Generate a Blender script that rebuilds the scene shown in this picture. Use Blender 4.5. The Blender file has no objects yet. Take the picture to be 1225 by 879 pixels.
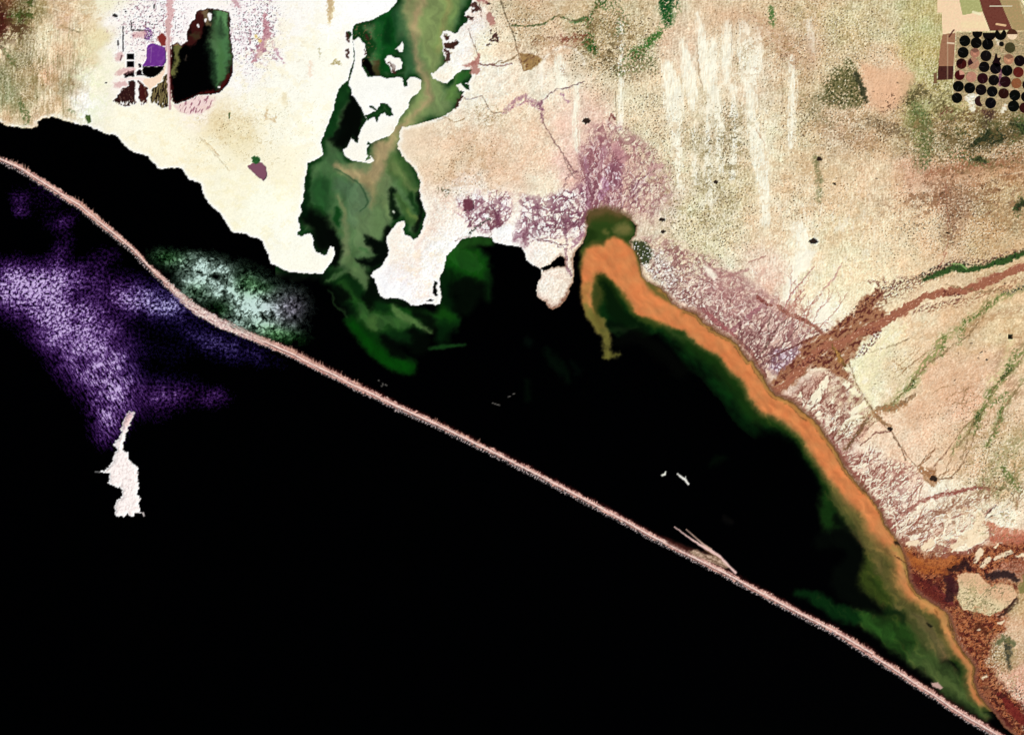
# A lagoon coast seen straight down from very high up: black sea and lagoon, a thin sandbar between them,
# salt flats, a muddy plume, creek deltas, evaporation works and a block of circular fields.
import bpy, math
import numpy as np
scene = bpy.context.scene
# ---------------------------------------------------------------- camera
MW, MH, ALT = 1225.0, 879.0, 2400.0
cam = bpy.data.cameras.new("camera"); camo = bpy.data.objects.new("camera", cam)
scene.collection.objects.link(camo); scene.camera = camo
camo.location = (0, 0, ALT); camo.rotation_euler = (0, 0, 0)
cam.sensor_fit = 'HORIZONTAL'; cam.sensor_width = 36; cam.lens = 36*ALT/MW
cam.clip_start = 10; cam.clip_end = 200000
# ---------------------------------------------------------------- daylight
SUN_EL, SUN_AZ = math.radians(52), math.radians(125)      # azimuth clockwise from north
world = bpy.data.worlds.new("World"); scene.world = world; world.use_nodes = True
wn = world.node_tree.nodes; wl = world.node_tree.links
sky = wn.new('ShaderNodeTexSky'); sky.sky_type = 'NISHITA'; sky.sun_disc = False
sky.sun_elevation = SUN_EL; sky.sun_rotation = SUN_AZ; sky.altitude = 0
bg = wn['Background']; bg.inputs[1].default_value = 0.05
wl.new(sky.outputs[0], bg.inputs[0])
sun = bpy.data.lights.new("sun", 'SUN'); sun.energy = 4.2; sun.angle = math.radians(.5); sun.color = (1.0, .965, .90)
suno = bpy.data.objects.new("sun", sun); scene.collection.objects.link(suno)
suno.rotation_euler = (math.pi/2 - SUN_EL, 0, math.pi - SUN_AZ)
suno.location = (0, 0, 500)
scene.view_settings.view_transform = 'Standard'; scene.view_settings.look = 'None'
scene.view_settings.exposure = 0.15; scene.view_settings.gamma = 1.0; scene.view_settings.use_curve_mapping = False
GAIN = 1.30
# ---------------------------------------------------------------- map of the land
# One map unit is about 57 m.  X runs east, Y runs south (0..1225, 0..879 is the part in view).
rng = np.random.default_rng(7)
f32 = np.float32
def axis(lo, hi, step):
    mid = np.arange(lo, hi + step, step)
    out = np.cumsum(1.3 ** np.arange(1, 31)) * 1.5
    return np.concatenate([lo - out[::-1], mid, hi + out]).astype(f32)
XS = axis(-24, 1249, 1.0); YS = axis(-22, 901, 1.0)
NX, NY = len(XS), len(YS)
X, Y = np.meshgrid(XS, YS)
_perm = rng.permutation(512); _perm = np.concatenate([_perm, _perm]).astype(np.int32)
_ga = rng.random(512) * 2 * np.pi
_gx = np.cos(_ga).astype(f32); _gy = np.sin(_ga).astype(f32)
def perlin(x, y, seed):
    xi = np.floor(x).astype(np.int32); yi = np.floor(y).astype(np.int32)
    fx = (x - xi).astype(f32); fy = (y - yi).astype(f32)
    u = fx*fx*fx*(fx*(fx*6-15)+10); v = fy*fy*fy*(fy*(fy*6-15)+10)
    xa = xi & 511; xb = (xi+1) & 511; ya = (yi+seed*37) & 511; yb = (ya+1) & 511
    pa = _perm[xa]; pb = _perm[xb]
    def g(p, yy, dx, dy):
        h = _perm[p+yy] ; return _gx[h]*dx + _gy[h]*dy
    n0 = g(pa, ya, fx, fy)*(1-u) + g(pb, ya, fx-1, fy)*u
    n1 = g(pa, yb, fx, fy-1)*(1-u) + g(pb, yb, fx-1, fy-1)*u
    return (n0*(1-v) + n1*v) * 1.5
def fbm(x, y, scale, seed, octv=3, ang=0.0, stretch=1.0, gain=.55):
    a = math.radians(ang); c, s = math.cos(a), math.sin(a)      # long axis along ang (measured from east, clockwise = south)
    p = (x*c + y*s) / (scale*stretch); q = (-x*s + y*c) / scale
    t = 0; amp = 1.0; tot = 0
    for k in range(octv):
        t = t + amp*perlin(p*2**k + 17.3*k, q*2**k + 5.1*k, seed+k); tot += amp; amp *= gain
    return t / tot
def worley(x, y, scale, seed, ang=0.0, stretch=1.0):
    """distance to the nearest cell border, in cell units, and a random number per cell"""
    a = math.radians(ang); c, s = math.cos(a), math.sin(a)
    p = (x*c + y*s)/(scale*stretch); q = (-x*s + y*c)/scale
    pi = np.floor(p).astype(np.int32); qi = np.floor(q).astype(np.int32)
    f1 = np.full(p.shape, 9., f32); f2 = f1.copy(); idc = np.zeros(p.shape, f32)
    for dj in (-1, 0, 1):
        for di in (-1, 0, 1):
            h = _perm[_perm[(pi+di) & 511] + ((qi+dj+seed*31) & 511)]
            cx = pi+di+.5+.42*_gx[h]; cy = qi+dj+.5+.42*_gy[h]
            d = np.sqrt((p-cx)**2+(q-cy)**2)
            nearer = d < f1
            f2 = np.where(nearer, f1, np.minimum(f2, d)); idc = np.where(nearer, h/512., idc); f1 = np.where(nearer, d, f1)
    return f2-f1, idc
def ss(a, b, t):
    t = np.clip((t-a)/(b-a), 0, 1); return t*t*(3-2*t)
W1 = (fbm(X, Y, 5, 1, 2), fbm(X, Y, 5, 4, 2))        # fine wander of shorelines
W2 = (fbm(X, Y, 18, 7, 2), fbm(X, Y, 18, 11, 2))
W3 = (fbm(X, Y, 55, 15, 2), fbm(X, Y, 55, 19, 2))
def window(x0, y0, x1, y1):
    i0 = np.searchsorted(XS, x0); i1 = np.searchsorted(XS, x1, 'right')
    j0 = np.searchsorted(YS, y0); j1 = np.searchsorted(YS, y1, 'right')
    return (slice(j0, j1), slice(i0, i1))
FULL = (slice(None), slice(None))
def warped(w, wf, wm, wl):
    x = X[w] + wf*W1[0][w] + wm*W2[0][w] + wl*W3[0][w]
    y = Y[w] + wf*W1[1][w] + wm*W2[1][w] + wl*W3[1][w]
    return x, y
def T(ox, oy, s, pts):                                # a traced chart piece: offset and scale
    p = [(ox + a/s, oy + b/s) for a, b in zip(pts[::2], pts[1::2])]
    return p
def seg(x, y, a, b):
    dx, dy = b[0]-a[0], b[1]-a[1]; L = dx*dx+dy*dy+1e-9
    t = np.clip(((x-a[0])*dx + (y-a[1])*dy)/L, 0, 1)
    return (x-a[0]-t*dx)**2 + (y-a[1]-t*dy)**2, t
def sd_poly(pts, wf=0.0, wm=0.0, wl=0.0, margin=14, win=None):
    P = np.array(pts, float); m = margin + wf+wm+wl
    w = win or window(P[:,0].min()-m, P[:,1].min()-m, P[:,0].max()+m, P[:,1].max()+m)
    x, y = warped(w, wf, wm, wl)
    ins = np.zeros(x.shape, bool); n = len(P)
    d2 = np.full(x.shape, 1e9, f32)
    for i in range(n):
        a, b = P[i], P[(i+1) % n]
        if a[1] != b[1]:
            lo, hi = min(a[1], b[1]), max(a[1], b[1])
            ins ^= (y > lo) & (y <= hi) & (x < a[0] + (y-a[1])*(b[0]-a[0])/(b[1]-a[1]))
        # distances matter only near the edge
        cx0, cx1 = min(a[0], b[0])-m, max(a[0], b[0])+m; cy0, cy1 = lo-m if a[1]!=b[1] else a[1]-m, hi+m if a[1]!=b[1] else a[1]+m
        s2 = window(cx0-m, cy0-m, cx1+m, cy1+m)
        r = slice(max(s2[0].start, w[0].start or 0)-(w[0].start or 0), max(0, min(s2[0].stop, w[0].stop or NY)-(w[0].start or 0)))
        c = slice(max(s2[1].start, w[1].start or 0)-(w[1].start or 0), max(0, min(s2[1].stop, w[1].stop or NX)-(w[1].start or 0)))
        if r.stop <= r.start or c.stop <= c.start: continue
        d, _ = seg(x[r, c], y[r, c], a, b)
        d2[r, c] = np.minimum(d2[r, c], d)
    d = np.minimum(np.sqrt(d2), 60)
    return w, np.where(ins, d, -d).astype(f32)
def stroke(pts, wid, wf=0.0, wm=0.0, wl=0.0, soft=1.0):
    """distance inside a ribbon: >0 inside; wid one number or one per point"""
    P = [(p[0], p[1]) for p in pts]
    if not hasattr(wid, '__len__'): wid = [wid]*len(P)
    m = max(wid) + soft + 2 + wf+wm+wl
    A = np.array(P); w = window(A[:,0].min()-m, A[:,1].min()-m, A[:,0].max()+m, A[:,1].max()+m)
    x, y = warped(w, wf, wm, wl)
    best = np.full(x.shape, -1e3, f32)
    for i in range(len(P)-1):
        d, t = seg(x, y, P[i], P[i+1])
        best = np.maximum(best, wid[i] + t*(wid[i+1]-wid[i]) - np.sqrt(d))
    return w, best
def smoothline(P, n=4):
    P = np.array(P, float)
    Q = np.vstack([2*P[0]-P[1], P, 2*P[-1]-P[-2]]); out = []
    for i in range(1, len(Q)-2):
        p0, p1, p2, p3 = Q[i-1], Q[i], Q[i+1], Q[i+2]
        for k in range(n):
            t = k/n
            out.append(.5*((2*p1)+(-p0+p2)*t+(2*p0-5*p1+4*p2-p3)*t*t+(-p0+3*p1-3*p2+p3)*t**3))
    out.append(Q[-2]); return out
def C(r, g, b): return np.array([r, g, b], f32)/255
COL = np.zeros((NY, NX, 3), f32)
def paint(w, a, col):
    a = np.clip(a, 0, 1)[..., None]
    COL[w] = COL[w]*(1-a) + (col if hasattr(col, 'ndim') and col.ndim == 3 else np.asarray(col, f32))*a
REG = np.zeros((NY, NX), np.int16)     # what each spot belongs to
SPECS = []
def region(name, label=None, cat=None, group=None, kind=None, mat='soil'):
    SPECS.append((name, label, cat, group, kind, mat)); return len(SPECS)-1
def poly(col, pts, wf=.8, wm=0, wl=0, soft=.6, op=1.0, reg=None):
    w, d = sd_poly(pts, wf, wm, wl)
    paint(w, ss(-soft, soft, d)*op, C(*col))
    if reg is not None: REG[w] = np.where(d > 0, reg, REG[w])
    return w, d
def line(col, pts, wid=.7, wf=1.2, wm=0, wl=0, soft=.7, op=1.0, reg=None, on=None):
    w, d = stroke(pts, wid, wf, wm, wl, soft)
    if wf >= 1.2:                                  # natural lines: ragged, here and there broken, uneven in colour
        mw = max(wid) if hasattr(wid, '__len__') else wid
        d = d + (.35+.45*mw)*fbm(X[w], Y[w], 2.6, 77, 3)
        a = ss(-soft, soft, d)*op*np.clip(.92+.9*fbm(X[w], Y[w], 5, 78, 3), .25, 1)
        if mw > 1.1:
            paint(w, a, C(*col)); a = a*ss(.05, .5, fbm(X[w], Y[w], 2.2, 79, 2))*.6; col = [min(255, c*1.25+25) for c in col]
            paint(w, a, C(*col)); a = ss(-soft, soft, d)*op*ss(.1, .5, -fbm(X[w], Y[w], 2.4, 80, 2))*.5; col = [c*.55 for c in col]
    else: a = ss(-soft, soft, d)*op
    if on is not None: a = a*on[w]
    paint(w, a, C(*col))
    if reg is not None: REG[w] = np.where(d > 0, reg, REG[w])
    return w, d

R_GROUND = region('ground', kind='structure')
R_SEA = region('sea', kind='structure', mat='water')
R_LAGOON = region('lagoon_water', kind='structure', mat='water')
R_INLET = region('inlet_water', kind='structure', mat='water')

# ---------------------------------------------------------------- land colours, from samples of the soil
SOIL = """3 3 120 80 45;3 30 100 45 30;25 5 112 98 55;45 10 175 155 105;20 22 105 105 55;70 5 205 180 140;100 5 225 210 170;130 5 245 240 210;10 45 205 190 145
3 66 235 215 175;3 95 135 135 90;15 72 140 135 90;28 60 170 150 108;30 90 178 160 115;15 120 145 148 102;40 112 182 165 120;60 42 242 234 195;60 62 235 215 175;60 90 225 190 150;55 120 222 196 156
80 60 218 192 150;80 100 165 150 110;80 80 200 175 135;100 60 224 208 162;115 45 235 222 178;110 95 250 247 220;105 125 252 253 238;130 80 250 246 222;45 145 215 190 150;10 140 215 188 145;70 135 225 205 165
95 25 225 200 160;80 30 222 190 155;20 150 220 200 160;160 140 255 252 230;200 160 255 250 225;250 180 253 248 222;262 150 240 225 185;280 160 242 230 190;300 120 255 252 235;340 100 255 254 240
330 140 255 252 232;380 60 255 254 238;395 20 255 255 250;350 20 255 252 245;440 5 255 255 255;300 60 255 252 248;320 240 255 255 235;350 280 255 254 238;270 220 254 250 225;330 200 252 246 220;360 150 255 255 240
450 120 255 255 250;480 300 253 243 228;470 340 255 255 255;510 320 255 247 235;520 160 238 216 184;530 200 236 212 178;560 180 232 206 172;560 130 245 232 205;585 90 250 240 215;600 50 236 218 182
620 10 210 186 146;580 60 248 238 205;555 60 255 253 240;560 30 250 238 225;620 140 240 215 180;640 180 238 210 176;600 200 236 206 172;655 235 250 240 210;690 200 232 196 176;560 222 250 240 225;520 260 248 232 212
535 290 255 252 240;600 250 252 240 220;600 285 255 250 240;650 90 242 228 200;670 60 225 200 165;640 40 216 192 152;700 40 200 180 135;740 15 212 192 148;735 40 196 176 128;760 90 220 205 165;760 150 225 210 170
730 190 222 180 160;700 150 235 205 180;790 110 225 205 165;820 60 225 200 165;830 130 226 208 168;800 200 226 216 176;870 30 220 195 155;870 150 205 185 145;900 100 225 205 170;880 230 215 200 155
830 250 222 212 168;850 300 228 216 172;800 240 225 205 178;870 330 235 225 190;920 20 218 196 152;960 20 212 188 142;960 60 212 186 146;1010 30 208 192 142;1060 20 208 195 148;1100 20 185 176 116;1100 60 190 180 116
1110 88 182 172 110;1000 70 212 190 145;1060 110 234 194 155;1060 80 222 188 145;1090 112 175 160 104;960 110 205 180 135;960 160 218 198 154;920 160 235 222 184;1000 155 214 188 150;1060 150 200 172 128
1100 140 168 166 105;1120 170 190 165 118;1180 150 150 130 80;1215 160 142 122 76;1140 120 185 172 110;1210 185 180 142 98;1150 200 195 155 115;1100 210 215 175 140;1140 240 188 152 114;1200 250 200 170 120
1050 220 228 200 158;1000 220 228 203 160;950 220 225 202 160;920 260 238 215 175;960 300 245 228 190;1000 290 232 214 170;1060 280 238 215 172;1100 270 222 194 150;1180 290 205 174 125;1130 300 214 184 140
1220 275 208 178 130;1000 330 243 226 182;960 340 245 230 190;920 330 232 202 175;1040 330 245 225 180;1100 320 235 210 165;980 372 250 240 206;900 350 228 205 176;860 350 222 192 170;930 385 215 184 164
1020 440 242 236 192;1060 400 240 228 185;1100 390 235 208 165;1150 400 215 186 142;1200 390 224 198 150;1080 450 226 210 165;1030 480 242 238 196;1120 440 226 190 150;1180 450 230 194 155;1150 480 228 188 150
1210 480 228 198 158;1100 500 235 202 164;1050 520 240 210 175;1000 510 235 215 185;1080 550 238 206 170;1150 540 225 192 150;1210 540 214 188 142;1200 580 222 196 150;1040 550 245 225 195;1060 590 250 236 208
1110 600 252 240 212;1150 600 242 225 190;1200 620 250 238 205;1100 640 248 232 205;1160 640 245 225 195;960 480 225 195 170;1010 540 235 210 185;1090 672 172 102 52;1110 690 122 62 42;1140 670 150 88 54
1200 656 190 118 82;1218 670 145 85 55;1180 740 168 96 60;1150 745 165 92 50;1130 715 120 60 45;1218 720 190 160 110;1212 762 212 176 136;1200 780 175 155 110;1172 780 168 98 62;1190 820 226 186 150
1222 820 226 176 146;1180 842 155 62 45;1200 862 110 30 25;1165 808 160 88 44;1222 872 60 22 15;140 20 255 250 244;145 60 255 252 246;150 100 255 248 240;165 25 255 248 244;220 20 255 250 248;210 5 255 250 248;290 60 255 250 248;290 100 255 252 246;300 20 255 248 246;240 135 254 246 232;175 50 255 246 242;1240 100 190 165 115;1240 440 225 195 150;1240 600 240 220 185;600 -20 215 195 155;1000 -20 212 190 145"""
S = np.array([[float(v) for v in e.split()] for r in SOIL.split('\n') for e in r.split(';')])
gx = np.linspace(-30, 1255, 322); gy = np.linspace(-30, 909, 236)
GX, GY = np.meshgrid(gx, gy)
num = np.zeros(GX.shape+(3,)); den = np.zeros(GX.shape)
for px, py, r, g, b in S:
    k = 1/(((GX-px)**2 + (GY-py)**2) + 25)**2
    num += k[..., None]*np.array([r, g, b]); den += k
SF = (num/den[..., None]/255).astype(f32)
wx, wy = warped(FULL, 3, 7, 6)
u = np.clip((wx+30)/1285*321, 0, 320.99); v = np.clip((wy+30)/939*235, 0, 234.99)
ui = u.astype(int); vi = v.astype(int); fu = (u-ui)[..., None]; fv = (v-vi)[..., None]
COL[:] = (SF[vi, ui]*(1-fu)+SF[vi, ui+1]*fu)*(1-fv) + (SF[vi+1, ui]*(1-fu)+SF[vi+1, ui+1]*fu)*fv
del wx, wy, u, v, ui, vi, fu, fv

# how much the plain is mottled: pale salt shore hardly, inland much
plain = ss(500, 600, X + .25*Y) * (1-.0*X)
west = 1 - ss(95, 125, X + 8*W2[0])
mott = np.clip(plain + west, 0, 1)
n_streak = fbm(X, Y, 2.2, 23, 3, 90, 5)           # wind-drawn, north to south
n_mid = fbm(X, Y, 9, 29, 3)
n_big = fbm(X, Y, 34, 33, 3)
fine = rng.random((NY, NX)).astype(f32)
fine = (fine + np.roll(fine, 1, 0) + np.roll(fine, 1, 1) + np.roll(fine, (1, 1), (0, 1)))/4 - .5
north = 1 - ss(330, 420, Y + .4*(X-900))
raw = rng.random((NY, NX)).astype(f32)-.5
COL += (n_streak*.13*(.25+north*ss(690, 760, X)+west)*mott + n_mid*.06*(.2+mott) + n_big*.06*mott + fine*.24*mott + raw*.05*mott + fine*.02 + .012*mott)[..., None]*C(235, 250, 255) + (mott*.02)[..., None]*C(60, 20, 255)
rosy = fbm(X, Y, 26, 37, 3)
COL += (rosy*mott)[..., None]*C(6, -10, -14)
# scrub freckles
sp = fbm(X, Y, 1.9, 41, 2); dens = fbm(X, Y, 22, 43, 3)
spk_zone = np.zeros((NY, NX), f32)
for cx, cy, rx, ry, a in [(730,60,70,60,1.1),(780,150,60,70,.9),(850,260,60,70,1.2),(810,200,60,60,.8),(870,170,40,60,1.1),(980,50,140,70,.8),(1000,150,120,50,.9),
        (1160,170,110,40,1.1),(1140,260,90,60,1.0),(960,240,90,60,.6),(1060,290,70,50,.5),(560,200,60,60,.6),(640,200,50,50,.35),(620,30,60,40,.8),(1190,560,50,80,.9),(1060,440,60,60,.4),
        (1150,500,80,60,.5),(1120,90,30,50,.7),(900,50,80,50,.7),(1130,710,60,50,1.3),(1170,780,40,50,1.0),(1200,850,50,40,1.3),(30,80,60,90,.5),(640,130,50,30,.3),(280,155,30,20,.6),(310,150,40,50,.25)]:
    w = window(cx-2.4*rx, cy-2.4*ry, cx+2.4*rx, cy+2.4*ry)
    spk_zone[w] = np.maximum(spk_zone[w], a*np.exp(-((X[w]-cx)/rx)**2 - ((Y[w]-cy)/ry)**2))
spk = ss(.16, .42, sp + .30*dens - .22 + .26*spk_zone + raw*.25)*np.clip(spk_zone*1.5, 0, 1)
patchy = ss(-.1, .45, dens + .35*spk_zone - .15)*np.clip(spk_zone, 0, 1)
COL *= 1 - patchy[..., None]*np.array([.03, .03, .05], f32)
COL *= 1 - spk[..., None]*np.array([.38, .42, .46], f32)
spw = ss(.08, .36, fbm(X, Y, 2.0, 47, 2) + .1*spk_zone - .02 + raw*.2)*np.clip(.25+spk_zone, 0, 1)*mott
paint(FULL, spw*.6, C(255, 244, 218))

# vertical streaks of the far west
w = window(-30, -25, 135, 160)
st = fbm(X[w], Y[w], 3.2, 51, 3, 93, 9)
paint(w, ss(.08, .5, st)*(1-ss(85, 112, X[w]))*.45*ss(20, 40, Y[w]), C(125, 118, 72))
paint(w, ss(.10, .5, -st)*(1-ss(85, 112, X[w]))*.5*ss(22, 45, Y[w]), C(242, 230, 195))
g = fbm(X[w], Y[w], 7, 53, 3)
gz = np.exp(-((X[w]-22)/20)**2-((Y[w]-22)/9)**2) + np.exp(-((X[w]-36)/7)**2-((Y[w]-6)/14)**2)
paint(w, ss(.0, .35, g+.5*gz-.3)*np.clip(gz*1.5, 0, 1)*.8, C(62, 78, 28))
paint(w, ss(.15, .5, fbm(X[w], Y[w], 4, 57, 3)+np.exp(-((X[w]-0)/9)**2-((Y[w]-28)/30)**2)-.2)*np.exp(-((X[w]-0)/16)**2-((Y[w]-25)/36)**2), C(62, 18, 10))
for p, wd in [(T(0,0,5.49,[10,310,60,390,110,430]),[1.5,2.5,3]), (T(0,0,5.49,[130,660,160,720,175,780,170,830]),[1.5,5,6,2]), (T(0,0,5.49,[440,725,475,735]),[2,2])]:
    w, d = stroke(p, wd, 2.5, 3, 0, 2); a = ss(-2, 2, d)*ss(-.5, .3, fbm(X[w], Y[w], 3, 59, 2)); paint(w, a*.7, C(72, 92, 42))
poly((70, 92, 42), [(103,137),(108,138),(109,146),(105,148),(102,142)], 1.2, soft=1)
for p in [T(0,0,5.49,[240,40,330,55,450,90,560,100]), T(0,0,5.49,[350,0,450,20,560,60,640,50]), T(0,0,5.49,[130,600,200,670,280,730])]:
    line((250,235,205), p, .6, 1.5, op=.8)
for p in [T(0,0,5.49,[230,20,250,90,280,150]), T(0,0,5.49,[400,170,470,200,520,215]), T(0,0,5.49,[0,300,40,380,90,410,120,470])]:
    line((110,95,60), p, .9, 2, op=.6)

# ---------------------------------------------------------------- salt crust colours round the evaporation works
w = window(120, -25, 420, 200)
pz = np.exp(-((X[w]-300)/30)**2-((Y[w]-40)/45)**2)*1.0 + np.exp(-((X[w]-180)/42)**2-((Y[w]-30)/38)**2) + np.exp(-((X[w]-320)/12)**2-((Y[w]-30)/40)**2)*.6
v1 = fbm(X[w], Y[w], 4.5, 61, 4); v2 = 1-np.abs(fbm(X[w], Y[w], 13, 67, 4, 60, 1.6))*2.6
paint(w, ss(.26, .5, v1 + .22*pz-.12)*np.clip(pz, 0, 1)*.9, C(150, 96, 116))
paint(w, ss(.72, .98, v2)*np.clip(pz-.1, 0, 1)*.7*ss(-.2, .2, v1), C(140, 90, 112))
paint(w, ss(.34, .5, fbm(X[w], Y[w], 2.2, 71, 2)+.14*pz-.02)*np.clip(pz, 0, 1)*.95, C(60, 34, 44))
for c, p, wd, op in [((185,125,135),[(317,18),(320,40),(312,62),(303,75)],[2,4.5,4,1],.8),((150,95,120),[(300,60),(308,70),(318,60),(330,72)],[1,1.5,1,.6],.8),((165,105,130),[(325,52),(332,64),(340,78)],[1,1,.4],.7),
        ((225,190,80),[(306,44),(312,50)],[1.5,1],.7),((205,150,150),[(203,-10),(204,20),(201,40),(200,60)],[4,4,3,3],.7),((165,85,80),[(192,45),(195,52)],[4,2],.6),((190,140,150),[(278,-5),(285,8)],[4,3],.7),
        ((240,225,175),[(395,-10),(396,12),(394,28)],[3,4,2],.8),((196,170,128),[(395,-10),(395,10),(394,26)],[3,3.6,1.5],.9),((235,190,160),[(371,75),(372,90)],[2,2],.35),((215,195,150),[(340,115),(341,122)],[3,3],.6),((170,160,110),[(382,60),(383,66)],[1,.8],.6),
        ((205,178,135),[(320,130),(320,142),(328,145),(331,138)],[1.2,1.6,1.6,1.2],.8),((165,150,95),[(398,78),(402,73),(408,77),(405,74)],[1,1.5,1,1],.9)]:
    w, d = stroke(p, wd, 2.5, 2, 0, 1.5); paint(w, ss(-1.5, 1.5, d + 2.5*fbm(X[w], Y[w], 3, 73, 2))*op, C(*c))

# ---------------------------------------------------------------- features of the eastern plain
def net(region_pts, col, scale, seed, ang=0, stretch=1.0, thick=.14, op=.85, edge=8, fill=None, fillop=.3, cell=None, cellop=.7, cellth=.34, keep=1.0, wm=4, blot=0.0, fine_op=.5):
    """braided creeks: the borders of warped cells inside a patch, with pale dry cells between"""
    w, d = sd_poly(region_pts, 3, wm, 0, margin=edge+2)
    e = ss(-edge, edge*.6, d)*(.75+.5*fbm(X[w], Y[w], 12, seed+1, 2)); e = np.clip(e, 0, 1)
    x = X[w]+scale*.45*W1[0][w]+scale*1.1*W2[0][w]; y = Y[w]+scale*.45*W1[1][w]+scale*1.1*W2[1][w]
    b1, i1 = worley(x, y, scale, seed, ang, stretch); b2, i2 = worley(x, y, scale*.48, seed+5, ang, stretch)
    tv = thick*(1+1.3*fbm(X[w], Y[w], scale*1.5, seed+7, 2))
    if fill: paint(w, e*fillop*np.clip(.7+1.2*fbm(X[w], Y[w], 7, seed+3, 3), 0, 1.2), C(*fill))
    if cell: paint(w, e*cellop*ss(tv+.05, tv+cellth, b1)*(i1 < keep), C(*cell))
    paint(w, e*op*fine_op*(1-ss(tv*.6, tv*.6+.22, b2))*ss(.25, .6, i2), C(*col))
    paint(w, e*op*(1-ss(tv, tv+.14, b1))*ss(.0, .12, keep-i1+.1), C(*col))
    if cell and cellop < .6:
        f1_ = fbm(x, y, scale*.42, seed+13, 3, ang, stretch*1.5, .7); paint(w, e*ss(.12, .42, f1_)*.75, C(*cell)); paint(w, e*ss(.16, .45, -f1_)*.5, C(*[c_*.8 for c_ in col]))
    if blot: paint(w, e*blot*ss(.1, .45, fbm(X[w], Y[w], scale*.8, seed+11, 3)), C(*col))
    return w, e
# wedges of pale blown sand
for p, wd in [([(797,80),(805,108),(806,136),(809,160),(811,190),(812,222)],[5,10,9,5,2.5,1.2]), ([(816,52),(825,88),(828,114),(829,130)],[1,8,5,1]), ([(835,18),(841,57),(847,97),(858,122),(860,150),(862,205)],[1,5,6,4,3.5,2]), ([(852,50),(855,94)],[3,3]),
        ([(870,28),(870,63),(868,99)],[2,6,2]), ([(888,30),(896,65),(897,94),(898,128),(903,171),(910,199),(914,233),(916,266)],[4,12,8,3,6,8,5,3]), ([(907,34),(906,85)],[3,4]), ([(877,106),(878,138)],[2,3]), ([(947,70),(948,110),(946,175)],[2,3,2]),
        ([(967,26),(970,42),(972,62)],[2.5,2.2,.8]), ([(742,28),(743,110),(742,155)],[.8,1.2,1]), ([(668,70),(672,100)],[3,6]), ([(690,100),(688,150),(691,180)],[1.2,2,1]),([(830,150),(832,220)],[1,2]),([(848,120),(846,170),(850,240)],[1,2,3]),([(880,150),(876,215)],[1,2]),([(956,275),(963,300)],[7,5]),([(955,310),(940,360)],[5,4])]:
    w, d = stroke(p, wd, 2.2, 1, 0, 4); a = ss(-4.6, 1.6, d + 5*fbm(X[w], Y[w], 2.4, 81, 3, 90, 6))*(.86+.8*fbm(X[w], Y[w], 2.0, 82, 3, 90, 6)); paint(w, a*1.0, C(255, 252, 232)); w, d = stroke(p, [q_+5 for q_ in wd], 3, 3, 0, 7); paint(w, ss(-7, 5, d)*.28*ss(-.3, .3, fbm(X[w], Y[w], 3, 84, 3, 90, 5)), C(250, 240, 212))
for p, wd in [([(834,55),(836,90),(840,104)],[.5,.9,.5]),([(876,10),(875,60)],[.5,.5]),([(935,90),(936,135)],[.6,.6]),([(1000,20),(1001,60)],[.5,.5])]:
    line((150,125,95), p, wd, 1.5, op=.6)
# rosy ground
for cx, cy, rx, ry, a, c in [(1060,112,20,14,.8,(236,192,156)),(925,40,30,20,.3,(215,165,135)),(880,20,40,16,.35,(215,170,135)),(970,60,8,25,.45,(190,150,120)),(1115,215,40,14,.35,(215,160,125)),(1190,205,40,8,.4,(200,140,100)),
        (670,150,14,14,.25,(240,190,170)),(600,215,40,16,.3,(228,192,160)),(560,190,26,30,.3,(226,196,158)),(1100,470,60,40,.25,(236,186,150)),(530,205,20,30,.2,(235,200,165)),(635,225,16,8,.35,(215,180,150)),(500,320,6,22,.35,(252,228,212)),(470,330,10,16,.2,(252,232,215)),(500,290,5,20,.4,(250,215,200))]:
    w = window(cx-2.2*rx, cy-2.2*ry, cx+2.2*rx, cy+2.2*ry); e = np.exp(-((X[w]-cx)/rx)**2-((Y[w]-cy)/ry)**2)
    paint(w, e*a*ss(-.6, .3, fbm(X[w], Y[w], 5, 83, 3)+.3), C(*c))
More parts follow.
